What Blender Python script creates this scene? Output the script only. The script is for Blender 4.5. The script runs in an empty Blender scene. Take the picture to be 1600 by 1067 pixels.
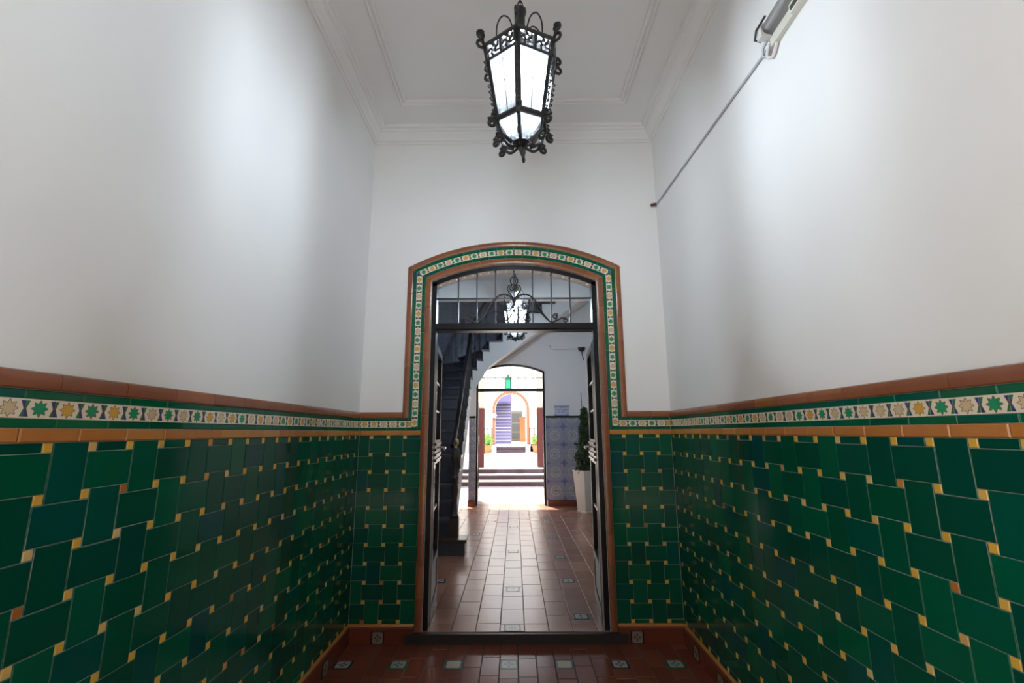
import bpy, math, random
from mathutils import Matrix, Vector
random.seed(7)
PI = math.pi
S = bpy.context.scene
COL = S.collection

# ------------------------------------------------------------------ camera
F, CX, CY = 720.0, 800.0, 533.5            # 16 mm lens on a 36 mm wide frame (pixels of 1600x1067)
_dy = Vector(((804.5-CX)/F, -(675-CY)/F, -1)).normalized()
_dz = Vector(((782-CX)/F, (CY+3115)/F, -1)); _dz = (_dz-_dy*_dz.dot(_dy)).normalized()
_dx = _dy.cross(_dz)
cam_d = bpy.data.cameras.new('camera'); cam = bpy.data.objects.new('camera', cam_d); COL.objects.link(cam)
cam_d.sensor_width = 36.0; cam_d.lens = 36.0*F/1600.0; cam_d.clip_start = 0.02; cam_d.clip_end = 200
cam.matrix_world = Matrix.Translation((0, 0, 1.4)) @ Matrix((_dx, _dy, _dz)).to_4x4()
S.camera = cam

# ------------------------------------------------------------------ world, sun, exposure
SKY = 3.2
w = bpy.data.worlds.new('sky'); S.world = w; w.use_nodes = True
bg = w.node_tree.nodes['Background']; bg.inputs[0].default_value = (0.92, 0.96, 1.0, 1); bg.inputs[1].default_value = SKY
sun_d = bpy.data.lights.new('sun', 'SUN'); sun_d.energy = 16.0; sun_d.angle = 0.01; sun_d.color = (1, 0.97, 0.94)
sun = bpy.data.objects.new('sun', sun_d); COL.objects.link(sun)
sun.rotation_euler = Vector((0.12, -0.25, -0.95)).to_track_quat('-Z', 'Y').to_euler()
S.view_settings.view_transform = 'Standard'; S.view_settings.look = 'None'
S.view_settings.gamma = 1.0; S.view_settings.use_curve_mapping = False
S.view_settings.exposure = 0.18
S.cycles.max_bounces = 9
BULB_1 = 440.0
BULB_2 = 720.0

# ------------------------------------------------------------------ materials
def nmat(name):
    m = bpy.data.materials.new(name); m.use_nodes = True
    nt = m.node_tree; return m, nt, nt.nodes['Principled BSDF']
def N(nt, typ, **kw):
    n = nt.nodes.new(typ)
    for k, v in kw.items(): setattr(n, k, v)
    return n
def L(nt, a, b): nt.links.new(a, b)
def M_(nt, op, a, b=None, c=None):
    n = N(nt, 'ShaderNodeMath', operation=op)
    for i, v in enumerate((a, b, c)):
        if v is None: continue
        if isinstance(v, (int, float)): n.inputs[i].default_value = v
        else: L(nt, v, n.inputs[i])
    return n.outputs[0]
def mix(nt, f, a, b):
    n = N(nt, 'ShaderNodeMix', data_type='RGBA')
    if isinstance(f, (int, float)): n.inputs[0].default_value = f
    else: L(nt, f, n.inputs[0])
    for i, v in ((6, a), (7, b)):
        if isinstance(v, tuple): n.inputs[i].default_value = (*v[:3], 1)
        else: L(nt, v, n.inputs[i])
    return n.outputs[2]
def noise(nt, scale, detail=3, coord='Object'):
    tc = N(nt, 'ShaderNodeTexCoord'); n = N(nt, 'ShaderNodeTexNoise')
    n.inputs['Scale'].default_value = scale; n.inputs['Detail'].default_value = detail
    L(nt, tc.outputs[coord], n.inputs['Vector']); return n.outputs['Fac']
def bump(nt, bsdf, h, strength=0.2, dist=0.002):
    b = N(nt, 'ShaderNodeBump'); b.inputs['Strength'].default_value = strength; b.inputs['Distance'].default_value = dist
    L(nt, h, b.inputs['Height']); L(nt, b.outputs[0], bsdf.inputs['Normal'])
def ramp(nt, f, stops, const=False):
    r = N(nt, 'ShaderNodeValToRGB'); cr = r.color_ramp
    if const: cr.interpolation = 'CONSTANT'
    while len(cr.elements) < len(stops): cr.elements.new(0.5)
    for e, (p, c) in zip(cr.elements, stops): e.position = p; e.color = (*c, 1)
    L(nt, f, r.inputs[0]); return r.outputs[0]
def simple(name, c1, c2=None, rough=0.5, metal=0.0, nscale=6.0, bstr=0.0, bdist=0.002, bscale=None, coat=0.0, coord='Object'):
    m, nt, b = nmat(name)
    b.inputs['Roughness'].default_value = rough; b.inputs['Metallic'].default_value = metal
    if coat: b.inputs['Coat Weight'].default_value = coat; b.inputs['Coat Roughness'].default_value = 0.08
    n = noise(nt, nscale, 4, coord)
    L(nt, mix(nt, n, c1, c2 or tuple(x*0.85 for x in c1)), b.inputs['Base Color'])
    if bstr: bump(nt, b, noise(nt, bscale or nscale*4, 4, coord), bstr, bdist)
    return m
def varied(name, stops, rough=0.2, nscale=8.0, namt=0.25, bstr=0.15, bdist=0.001, dark=(0.02, 0.02, 0.02), bscale=18.0, spec=0.5):
    """colour drawn per piece from a ramp, mottled by noise"""
    m, nt, b = nmat(name); b.inputs['Roughness'].default_value = rough
    b.inputs['Specular IOR Level'].default_value = spec
    oi = N(nt, 'ShaderNodeObjectInfo')
    c = ramp(nt, oi.outputs['Random'], stops)
    tc = N(nt, 'ShaderNodeTexCoord'); ns = N(nt, 'ShaderNodeTexNoise', noise_dimensions='4D')
    ns.inputs['Scale'].default_value = nscale; ns.inputs['Detail'].default_value = 4
    L(nt, tc.outputs['Object'], ns.inputs['Vector'])
    L(nt, M_(nt, 'MULTIPLY', oi.outputs['Random'], 37.0), ns.inputs['W'])
    f = M_(nt, 'MULTIPLY', ns.outputs['Fac'], namt)
    L(nt, mix(nt, f, c, dark), b.inputs['Base Color'])
    if bstr: bump(nt, b, noise(nt, bscale, 2), bstr, bdist)
    return m

PLASTER = simple('plaster', (0.80, 0.795, 0.785), (0.74, 0.735, 0.725), 0.75, nscale=2.2, bstr=0.12, bdist=0.004, bscale=9)
CEIL = simple('ceiling_paint', (0.77, 0.765, 0.755), (0.72, 0.715, 0.705), 0.8, nscale=1.8, bstr=0.05, bscale=12)
GROUT = simple('grout', (0.30, 0.35, 0.31), (0.18, 0.23, 0.20), 0.9, nscale=14, bstr=0.2)
GREEN = varied('green_glaze', [(0.0, (0.0015, 0.064, 0.039)), (0.25, (0.001, 0.084, 0.040)), (0.5, (0.001, 0.062, 0.042)),
                               (0.72, (0.001, 0.110, 0.046)), (0.9, (0.001, 0.080, 0.056)), (1.0, (0.001, 0.064, 0.064))], 0.10, 7, 0.3, 0.08, 0.0006, (0, 0.03, 0.02), spec=0.3)
GREENB = varied('green_border_glaze', [(0.0, (0.0015, 0.085, 0.036)), (0.5, (0.002, 0.125, 0.045)), (1.0, (0.0, 0.085, 0.065))], 0.10, 7, 0.25, 0.08, 0.0006, (0, 0.04, 0.02), spec=0.3)
YELLOW = varied('yellow_glaze', [(0, (0.72, 0.43, 0.06)), (0.5, (0.70, 0.40, 0.05)), (0.82, (0.70, 0.50, 0.20)), (0.94, (0.58, 0.26, 0.06)), (1, (0.34, 0.10, 0.02))], 0.25, 30, 0.12, 0.1, 0.0005, (0.3, 0.13, 0.02))
CAPM = varied('terracotta_glaze', [(0, (0.25, 0.080, 0.035)), (0.35, (0.38, 0.145, 0.065)), (0.7, (0.26, 0.095, 0.050)), (0.93, (0.29, 0.11, 0.04)), (1, (0.40, 0.17, 0.02))], 0.22, 14, 0.8, 0.3, 0.003, (0.19, 0.055, 0.022))
ORANGE = varied('honey_glaze', [(0, (0.48, 0.19, 0.035)), (0.4, (0.52, 0.21, 0.06)), (0.75, (0.50, 0.24, 0.03)), (1, (0.56, 0.28, 0.09))], 0.22, 22, 0.45, 0.2, 0.001, (0.30, 0.09, 0.02))
FLOORV = varied('red_quarry_tile', [(0, (0.165, 0.040, 0.022)), (0.4, (0.205, 0.055, 0.030)), (0.8, (0.18, 0.046, 0.026)), (1, (0.235, 0.075, 0.042))], 0.17, 9, 0.4, 0.2, 0.001, (0.09, 0.022, 0.014))
FLOORL = varied('worn_clay_tile', [(0, (0.30, 0.135, 0.085)), (0.4, (0.36, 0.175, 0.115)), (0.8, (0.32, 0.15, 0.095)), (1, (0.40, 0.20, 0.13))], 0.25, 6, 0.35, 0.25, 0.002, (0.2, 0.075, 0.045), bscale=9, spec=0.85)
GROUTF = simple('floor_grout', (0.09, 0.055, 0.045), (0.05, 0.03, 0.025), 0.8, nscale=10)
SKIRT = varied('skirting_clay', [(0, (0.15, 0.032, 0.014)), (1, (0.20, 0.048, 0.022))], 0.25, 8, 0.4, 0.2, 0.001, (0.06, 0.015, 0.01))
BLACK = simple('black_paint', (0.006, 0.006, 0.007), (0.011, 0.011, 0.012), 0.33, nscale=10, bstr=0.08)
for _m in (BLACK,): _m.node_tree.nodes['Principled BSDF'].inputs['Specular IOR Level'].default_value = 0.22
IRON = simple('wrought_iron', (0.010, 0.011, 0.013), (0.022, 0.023, 0.026), 0.42, nscale=40, bstr=0.2, bdist=0.001)
CHROME = simple('worn_steel', (0.55, 0.55, 0.55), (0.4, 0.4, 0.4), 0.3, 1.0)
BRASS = simple('brass', (0.62, 0.50, 0.26), (0.5, 0.38, 0.18), 0.3, 1.0)
STONE = simple('dark_stone', (0.012, 0.011, 0.011), (0.024, 0.022, 0.021), 0.4, nscale=20, bstr=0.2)
WHITEP = simple('white_plastic', (0.72, 0.72, 0.70), None, 0.4)
CREAMP = simple('cream_plastic', (0.68, 0.67, 0.58), None, 0.4)
GREYC = simple('grey_pvc', (0.46, 0.47, 0.50), None, 0.5)
WHITEW = simple('limewash', (0.84, 0.82, 0.78), (0.78, 0.76, 0.72), 0.85, nscale=2, bstr=0.1)
PEACH = simple('peach_limewash', (0.66, 0.50, 0.44), (0.60, 0.46, 0.40), 0.85, nscale=2)
REDD = simple('oxblood_paint', (0.10, 0.014, 0.014), (0.08, 0.011, 0.012), 0.5, nscale=4)
ORANGEW = simple('orange_limewash', (0.70, 0.25, 0.10), (0.62, 0.2, 0.08), 0.85, nscale=2)
CLAYPOT = simple('clay_pot', (0.55, 0.18, 0.07), (0.45, 0.14, 0.06), 0.8)
POTW = simple('white_pot', (0.72, 0.68, 0.60), (0.66, 0.61, 0.53), 0.5, nscale=7, bstr=0.1)
SOIL = simple('soil', (0.03, 0.02, 0.012), None, 0.95)
LEAF = varied('dark_leaf', [(0, (0.05, 0.085, 0.03)), (1, (0.07, 0.11, 0.04))], 0.5, 3, 0.2, 0)
LEAF2 = simple('bright_leaf', (0.10, 0.30, 0.03), (0.22, 0.38, 0.06), 0.5, nscale=9)
FLOWER = simple('red_flower', (0.7, 0.06, 0.04), None, 0.6)
WOODB = simple('dark_wood', (0.03, 0.018, 0.013), (0.045, 0.026, 0.018), 0.3, nscale=12)
PURPLE = simple('purple_step_tile', (0.07, 0.038, 0.065), (0.055, 0.03, 0.052), 0.35, nscale=6)
BLUERISER = simple('blue_riser_tile', (0.16, 0.16, 0.40), (0.22, 0.20, 0.46), 0.35, nscale=14)
STAIRDARK = simple('dark_blue_step_tile', (0.020, 0.020, 0.027), (0.055, 0.058, 0.074), 0.3, nscale=30)
TREAD = simple('slate_tread', (0.045, 0.04, 0.045), (0.06, 0.055, 0.06), 0.3, nscale=10)
STREET = simple('street_paving', (0.60, 0.51, 0.41), (0.54, 0.45, 0.36), 0.8, nscale=5)
PAVE = simple('courtyard_paving', (0.70, 0.64, 0.58), (0.62, 0.56, 0.5), 0.7, nscale=5)

def star_mat(name, starcol):
    m, nt, b = nmat(name); b.inputs['Roughness'].default_value = 0.2
    tc = N(nt, 'ShaderNodeTexCoord'); sp = N(nt, 'ShaderNodeSeparateXYZ'); L(nt, tc.outputs['Object'], sp.inputs[0])
    u, v = sp.outputs[0], sp.outputs[1]
    r = M_(nt, 'SQRT', M_(nt, 'ADD', M_(nt, 'MULTIPLY', u, u), M_(nt, 'MULTIPLY', v, v)))
    th = M_(nt, 'ARCTAN2', v, u)
    tri = M_(nt, 'PINGPONG', M_(nt, 'MULTIPLY', th, 8/PI), 1.0)
    tri = M_(nt, 'SUBTRACT', 1.0, tri)
    R = M_(nt, 'ADD', M_(nt, 'MULTIPLY', tri, 0.0085), 0.0105)
    ins = M_(nt, 'LESS_THAN', r, R)
    out = M_(nt, 'LESS_THAN', r, M_(nt, 'ADD', R, 0.0022))
    au, av = M_(nt, 'ABSOLUTE', u), M_(nt, 'ABSOLUTE', v)
    du = M_(nt, 'SUBTRACT', 0.035, au)
    knot = M_(nt, 'LESS_THAN', du, M_(nt, 'ADD', 0.0035, M_(nt, 'MULTIPLY', av, 0.38)))
    lim = M_(nt, 'LESS_THAN', av, 0.019)
    knot = M_(nt, 'MULTIPLY', knot, lim)
    gap = M_(nt, 'LESS_THAN', M_(nt, 'ABSOLUTE', M_(nt, 'SUBTRACT', av, 0.0055)), 0.0016)
    uv = M_(nt, 'GREATER_THAN', M_(nt, 'MULTIPLY', u, v), 0.0)
    ns = noise(nt, 60, 2)
    kcol = mix(nt, uv, (0.03, 0.16, 0.06), (0.045, 0.04, 0.19))
    kcol = mix(nt, gap, kcol, (0.13, 0.05, 0.03))
    c = mix(nt, knot, mix(nt, ns, (0.70, 0.60, 0.45), (0.78, 0.70, 0.56)), kcol)
    c = mix(nt, out, c, (0.16, 0.07, 0.04))
    c = mix(nt, ins, c, mix(nt, ns, starcol, tuple(x*0.8 for x in starcol)))
    L(nt, c, b.inputs['Base Color']); return m
STARS = [star_mat('star_glaze_green', (0.01, 0.30, 0.13)), star_mat('star_glaze_yellow', (0.68, 0.38, 0.06)),
         star_mat('star_glaze_sand', (0.66, 0.50, 0.30))]

def inset_mat(name, border, mot1, mot2, half, ground=(0.34, 0.33, 0.31)):
    m, nt, b = nmat(name); b.inputs['Roughness'].default_value = 0.25
    tc = N(nt, 'ShaderNodeTexCoord'); sp = N(nt, 'ShaderNodeSeparateXYZ'); L(nt, tc.outputs['Object'], sp.inputs[0])
    u, v = M_(nt, 'DIVIDE', sp.outputs[0], half), M_(nt, 'DIVIDE', sp.outputs[1], half)
    au, av = M_(nt, 'ABSOLUTE', u), M_(nt, 'ABSOLUTE', v)
    mx = M_(nt, 'MAXIMUM', au, av)
    bd = M_(nt, 'GREATER_THAN', mx, 0.76)
    r = M_(nt, 'SQRT', M_(nt, 'ADD', M_(nt, 'MULTIPLY', u, u), M_(nt, 'MULTIPLY', v, v)))
    th = M_(nt, 'ARCTAN2', v, u)
    pet = M_(nt, 'LESS_THAN', r, M_(nt, 'ADD', 0.34, M_(nt, 'MULTIPLY', M_(nt, 'COSINE', M_(nt, 'MULTIPLY', th, 4.0)), 0.2)))
    cor = M_(nt, 'GREATER_THAN', M_(nt, 'ADD', au, av), 1.33)
    core = M_(nt, 'LESS_THAN', r, 0.17)
    c = mix(nt, pet, ground, mot1); c = mix(nt, cor, c, mot2); c = mix(nt, core, c, ground); c = mix(nt, bd, c, border)
    L(nt, c, b.inputs['Base Color']); return m
INS = [inset_mat('inset_glaze_black', (0.02, 0.02, 0.025), (0.06, 0.06, 0.10), (0.12, 0.10, 0.10), 0.056),
       inset_mat('inset_glaze_green', (0.02, 0.10, 0.04), (0.05, 0.16, 0.14), (0.10, 0.22, 0.16), 0.056),
       inset_mat('inset_glaze_yellow', (0.05, 0.09, 0.06), (0.45, 0.33, 0.06), (0.10, 0.14, 0.18), 0.056),
       inset_mat('inset_glaze_blue', (0.03, 0.10, 0.09), (0.03, 0.06, 0.20), (0.05, 0.2, 0.2), 0.056)]
INS_SK = inset_mat('inset_glaze_skirting', (0.015, 0.012, 0.012), (0.10, 0.05, 0.04), (0.04, 0.05, 0.05), 0.047, (0.22, 0.18, 0.14))

def azulejo(name, half):
    m, nt, b = nmat(name); b.inputs['Roughness'].default_value = 0.28
    tc = N(nt, 'ShaderNodeTexCoord'); sp = N(nt, 'ShaderNodeSeparateXYZ'); L(nt, tc.outputs['Object'], sp.inputs[0])
    u, v = M_(nt, 'SUBTRACT', 1.0, M_(nt, 'DIVIDE', sp.outputs[0], half)), M_(nt, 'SUBTRACT', 1.0, M_(nt, 'DIVIDE', sp.outputs[1], half))
    r = M_(nt, 'SQRT', M_(nt, 'ADD', M_(nt, 'MULTIPLY', u, u), M_(nt, 'MULTIPLY', v, v)))   # 0 at medallion centre, 2 at next corner along an edge
    th = M_(nt, 'ARCTAN2', v, u)
    u2, v2 = M_(nt, 'SUBTRACT', 2.0, u), M_(nt, 'SUBTRACT', 2.0, v)
    r2 = M_(nt, 'SQRT', M_(nt, 'ADD', M_(nt, 'MULTIPLY', u2, u2), M_(nt, 'MULTIPLY', v2, v2)))
    wav = M_(nt, 'MULTIPLY', M_(nt, 'COSINE', M_(nt, 'MULTIPLY', th, 8.0)), 0.10)
    ring = M_(nt, 'LESS_THAN', M_(nt, 'ABSOLUTE', M_(nt, 'SUBTRACT', r, 1.05)), 0.11)
    ring2 = M_(nt, 'LESS_THAN', M_(nt, 'ABSOLUTE', M_(nt, 'SUBTRACT', M_(nt, 'ADD', r, wav), 0.55)), 0.10)
    core = M_(nt, 'LESS_THAN', r, 0.28)
    fl = M_(nt, 'LESS_THAN', M_(nt, 'ADD', r2, M_(nt, 'MULTIPLY', wav, 3.0)), 0.75)
    n = noise(nt, 70, 3)
    base = mix(nt, n, (0.17, 0.19, 0.29), (0.36, 0.38, 0.43))
    c = mix(nt, fl, base, (0.12, 0.13, 0.30)); c = mix(nt, ring, c, (0.46, 0.46, 0.42)); c = mix(nt, ring2, c, (0.42, 0.43, 0.42)); c = mix(nt, core, c, (0.30, 0.26, 0.14))
    L(nt, c, b.inputs['Base Color']); return m
AZ = azulejo('azulejo_glaze', 0.083)

def dado_mat():
    m, nt, b = nmat('stair_dado_tile'); b.inputs['Roughness'].default_value = 0.28
    tc = N(nt, 'ShaderNodeTexCoord'); br = N(nt, 'ShaderNodeTexBrick'); mp = N(nt, 'ShaderNodeMapping')
    br.offset = 0.0; br.inputs['Scale'].default_value = 1.0; br.inputs['Brick Width'].default_value = 0.15; br.inputs['Row Height'].default_value = 0.15
    br.inputs['Mortar Size'].default_value = 0.004
    br.inputs['Color1'].default_value = (0.07, 0.08, 0.13, 1); br.inputs['Color2'].default_value = (0.12, 0.14, 0.20, 1); br.inputs['Mortar'].default_value = (0.03, 0.03, 0.05, 1)
    L(nt, tc.outputs['UV'], br.inputs['Vector'])
    n = noise(nt, 22, 5)
    L(nt, mix(nt, M_(nt, 'MULTIPLY', n, 0.8), br.outputs['Color'], (0.26, 0.29, 0.36)), b.inputs['Base Color']); return m
DADO = dado_mat()

def glass_mat(name, transp, transl, tint=(1, 1, 1), gl=0.1, rough=0.05, tcol=(0.9, 0.95, 1)):
    m = bpy.data.materials.new(name); m.use_nodes = True; nt = m.node_tree
    nt.nodes.remove(nt.nodes['Principled BSDF']); out = nt.nodes['Material Output']
    t = N(nt, 'ShaderNodeBsdfTransparent'); t.inputs[0].default_value = (*tint, 1)
    d = N(nt, 'ShaderNodeBsdfTranslucent'); d.inputs[0].default_value = (*tcol, 1)
    g = N(nt, 'ShaderNodeBsdfGlossy'); g.inputs['Roughness'].default_value = rough
    m1 = N(nt, 'ShaderNodeMixShader'); m1.inputs[0].default_value = transl/(transp+transl) if transp+transl else 0
    L(nt, t.outputs[0], m1.inputs[1]); L(nt, d.outputs[0], m1.inputs[2])
    m2 = N(nt, 'ShaderNodeMixShader')
    fr = N(nt, 'ShaderNodeFresnel'); fr.inputs[0].default_value = 1.45
    L(nt, fr.outputs[0], m2.inputs[0])
    L(nt, m1.outputs[0], m2.inputs[1]); L(nt, g.outputs[0], m2.inputs[2])
    if transl:
        bn = N(nt, 'ShaderNodeBump'); bn.inputs['Strength'].default_value = 0.5; bn.inputs['Distance'].default_value = 0.003
        L(nt, noise(nt, 70, 3), bn.inputs['Height']); L(nt, bn.outputs[0], g.inputs['Normal']); L(nt, bn.outputs[0], d.inputs['Normal'])
    L(nt, m2.outputs[0], out.inputs[0]); return m
PANE = glass_mat('clear_glass', 1, 0)
LANTGLASS = glass_mat('ripple_glass', 0.80, 0.045, (0.93, 0.97, 1.0), rough=0.15)
GREENGLASS = glass_mat('green_glass', 0.5, 0.5, (0.2, 0.8, 0.55), tcol=(0.1, 0.7, 0.45))
CLEARP = glass_mat('clear_acrylic', 0.3, 0.7, (0.97, 0.97, 0.98), tcol=(0.9, 0.9, 0.92))
def emit(name, c, s):
    m = bpy.data.materials.new(name); m.use_nodes = True; nt = m.node_tree
    nt.nodes.remove(nt.nodes['Principled BSDF']); e = N(nt, 'ShaderNodeEmission')
    e.inputs[0].default_value = (*c, 1); e.inputs[1].default_value = s
    L(nt, e.outputs[0], nt.nodes['Material Output'].inputs[0]); return m

# ------------------------------------------------------------------ mesh helpers
class MB:
    def __init__(s): s.v, s.f = [], []
    def add(s, vs, fs, M=None):
        o = len(s.v)
        s.v += [tuple(M @ Vector(p)) if M else tuple(p) for p in vs]; s.f += [tuple(o+i for i in f) for f in fs]; return s
    def box(s, a, b, M=None):
        (x0, y0, z0), (x1, y1, z1) = a, b
        return s.add([(x0,y0,z0),(x1,y0,z0),(x1,y1,z0),(x0,y1,z0),(x0,y0,z1),(x1,y0,z1),(x1,y1,z1),(x0,y1,z1)],
                     [(0,3,2,1),(4,5,6,7),(0,1,5,4),(1,2,6,5),(2,3,7,6),(3,0,4,7)], M)
    def tube(s, pts, r, n=6, closed=False, M=None):
        P = [Vector(p) for p in pts]; rr = r if isinstance(r, (list, tuple)) else [r]*len(P)
        vs, fs, nrm = [], [], None; m = len(P)
        for i, p in enumerate(P):
            a = P[(i-1) % m] if (closed or i > 0) else p
            b = P[(i+1) % m] if (closed or i < m-1) else p
            t = (b-a).normalized()
            if nrm is None:
                nrm = t.orthogonal().normalized()
            nrm = (nrm-t*nrm.dot(t)); nrm = nrm.normalized() if nrm.length > 1e-6 else t.orthogonal().normalized()
            bi = t.cross(nrm)
            for k in range(n):
                an = 2*PI*(k+0.5)/n
                vs.append(p+(nrm*math.cos(an)+bi*math.sin(an))*rr[i])
        for i in range(m if closed else m-1):
            for k in range(n):
                j = (i+1) % m
                fs.append((i*n+k, i*n+(k+1) % n, j*n+(k+1) % n, j*n+k))
        if not closed: fs += [tuple(range(n))[::-1], tuple((m-1)*n+k for k in range(n))]
        return s.add(vs, fs, M)
    def lathe(s, prof, n=16, M=None):
        vs, fs = [], []
        for r, z in prof:
            for k in range(n): vs.append((r*math.cos(2*PI*k/n), r*math.sin(2*PI*k/n), z))
        for i in range(len(prof)-1):
            for k in range(n): fs.append((i*n+k, i*n+(k+1) % n, (i+1)*n+(k+1) % n, (i+1)*n+k))
        fs += [tuple(range(n))[::-1], tuple((len(prof)-1)*n+k for k in range(n))]
        return s.add(vs, fs, M)
    def prism(s, poly, axis_o, u, v, n, t0, t1):
        """polygon (list of 2D) in plane o+u*a+v*b, extruded along n from t0 to t1"""
        o, u, v, n = Vector(axis_o), Vector(u), Vector(v), Vector(n); k = len(poly)
        vs = [o+u*a+v*b+n*t0 for a, b in poly]+[o+u*a+v*b+n*t1 for a, b in poly]
        fs = [tuple(range(k))[::-1], tuple(range(k, 2*k))]+[(i, (i+1) % k, k+(i+1) % k, k+i) for i in range(k)]
        return s.add(vs, fs)
    def mesh(s, name, mat):
        me = bpy.data.meshes.new(name); me.from_pydata(s.v, [], s.f)
        me.materials.append(mat); me.update()
        return me
    def build(s, name, mat, parent=None, M=None, smooth=False, fix=True):
        me = s.mesh(name, mat)
        if fix:
            import bmesh
            b = bmesh.new(); b.from_mesh(me); bmesh.ops.recalc_face_normals(b, faces=b.faces); b.to_mesh(me); b.free()
        if smooth:
            me.polygons.foreach_set('use_smooth', [True]*len(me.polygons))
            me.set_sharp_from_angle(angle=0.7)
        return put(name, me, parent, M)
def put(name, me, parent=None, M=None):
    o = bpy.data.objects.new(name, me); COL.objects.link(o)
    if parent: o.parent = parent
    if M is not None: o.matrix_local = M
    return o
def empty(name, loc=(0, 0, 0), parent=None, rz=0.0):
    o = bpy.data.objects.new(name, None); COL.objects.link(o); o.empty_display_size = 0.1
    if parent: o.parent = parent
    o.location = loc; o.rotation_euler = (0, 0, rz); return o
def struct(o, label=None):
    o['kind'] = 'structure'
    if label: o['label'] = label
    return o
def tag(o, label, cat, group=None):
    o['label'] = label; o['category'] = cat
    if group: o['group'] = group
    return o
def copy_tree(o, parent=None):
    c = o.copy(); COL.objects.link(c); c.parent = parent
    for ch in list(o.children): copy_tree(ch, c)
    return c
_tm = {}
def tile_mesh(wd, ht, t, mat, b=0.0015, kind='tile'):
    key = (round(wd, 4), round(ht, 4), t, mat.name, b)
    if key not in _tm:
        x, y = wd/2, ht/2; b = min(b, x*0.4, y*0.4); q = ((-1,-1),(1,-1),(1,1),(-1,1))
        vs = [(i*x, j*y, 0) for i, j in q]+[(i*x, j*y, t-b) for i, j in q]+[(i*(x-b), j*(y-b), t) for i, j in q]
        fs = [(8,9,10,11)]+[(k, (k+1) % 4, 4+(k+1) % 4, 4+k) for k in range(4)]+[(4+k, 4+(k+1) % 4, 8+(k+1) % 4, 8+k) for k in range(4)]
        me = bpy.data.meshes.new(kind); me.from_pydata(vs, [], fs); me.materials.append(mat); me.update(); _tm[key] = me
    return _tm[key]
def frame(o, u, v):
    """matrix whose local x,y run along u,v, z = u x v"""
    u, v = Vector(u).normalized(), Vector(v).normalized(); n = u.cross(v)
    return Matrix(((u.x, v.x, n.x, o[0]), (u.y, v.y, n.y, o[1]), (u.z, v.z, n.z, o[2]), (0, 0, 0, 1)))

# surface frames: s = coordinate along the wall, z = height, mapped to world
class Surf:
    def __init__(s, origin, u, n, parent): s.o, s.u, s.n, s.p = Vector(origin), Vector(u), Vector(n), parent
    def M(s, a, z, rot=0.0, lift=0.0):
        u, v = s.u, Vector((0, 0, 1))
        # keep normal outwards: u x v must equal n
        if u.cross(v).dot(s.n) < 0: u = -u
        m = frame(s.o+s.u*a+Vector((0, 0, z))+s.n*lift, u, v)
        return m @ Matrix.Rotation(rot, 4, 'Z') if rot else m
    def tile(s, name, a0, a1, z0, z1, mat, t=0.010, gap=0.0011, b=0.0015, jit=0.0006):
        if a1-a0-2*gap < 0.004 or z1-z0-2*gap < 0.004: return None
        me = tile_mesh(a1-a0-2*gap, z1-z0-2*gap, t, mat, b, name)
        return put(name, me, s.p, s.M((a0+a1)/2, (z0+z1)/2, lift=random.uniform(-jit, jit)))

# ------------------------------------------------------------------ dimensions
WX = 1.155; D = 3.46; Y0 = 0.15; ZC = 3.88
PT, ET = 0.1235, 0.0255
ZT, ZB = 1.380, 0.1195
H_OR, H_G, H_ST, H_CAP = 0.035, 0.022, 0.046, 0.045
ZF2 = 0.068                                     # lobby floor level

def wall_box(name, a, b, mat, label=None):
    return struct(MB().box(a, b).build(name, mat), label)

def arch_z(x, xa, xb, zs, zt):
    c, h, r = (xa+xb)/2, (xb-xa)/2, zt-zs
    if r < 1e-6: return zs
    R = (h*h+r*r)/(2*r); return zt-R+math.sqrt(max(R*R-(x-c)**2, 0))
def arch_wall(name, y0, y1, xl, xr, z0, z1, ops, mat, label=None, seg=20):
    """wall across the passage with arched openings (xa, xb, z_sill, z_spring, z_top)"""
    mb = MB()
    def quad(p): mb.add(p, [(0, 1, 2, 3)])
    xs = xl
    for xa, xb, zi, zs, zt in sorted(ops):
        if xa > xs:
            for y in (y0, y1): quad([(xs, y, z0), (xa, y, z0), (xa, y, z1), (xs, y, z1)])
        X = [xa+(xb-xa)*i/seg for i in range(seg+1)]
        for i in range(seg):
            za, zb = arch_z(X[i], xa, xb, zs, zt), arch_z(X[i+1], xa, xb, zs, zt)
            for y in (y0, y1): quad([(X[i], y, za), (X[i+1], y, zb), (X[i+1], y, z1), (X[i], y, z1)])
            quad([(X[i], y0, za), (X[i+1], y0, zb), (X[i+1], y1, zb), (X[i], y1, za)])
            if zi > z0:
                for y in (y0, y1): quad([(X[i], y, z0), (X[i+1], y, z0), (X[i+1], y, zi), (X[i], y, zi)])
        for x in (xa, xb): quad([(x, y0, zi), (x, y1, zi), (x, y1, zs), (x, y0, zs)])
        if zi > z0: quad([(xa, y0, zi), (xb, y0, zi), (xb, y1, zi), (xa, y1, zi)])
        xs = xb
    for y in (y0, y1): quad([(xs, y, z0), (xr, y, z0), (xr, y, z1), (xs, y, z1)])
    quad([(xl, y0, z1), (xr, y0, z1), (xr, y1, z1), (xl, y1, z1)])
    for x in (xl, xr): quad([(x, y0, z0), (x, y1, z0), (x, y1, z1), (x, y0, z1)])
    import bmesh
    me = mb.mesh(name, mat); b = bmesh.new(); b.from_mesh(me); bmesh.ops.remove_doubles(b, verts=b.verts, dist=1e-5)
    bmesh.ops.recalc_face_normals(b, faces=b.faces); b.to_mesh(me); b.free()
    return struct(put(name, me), label)

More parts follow.
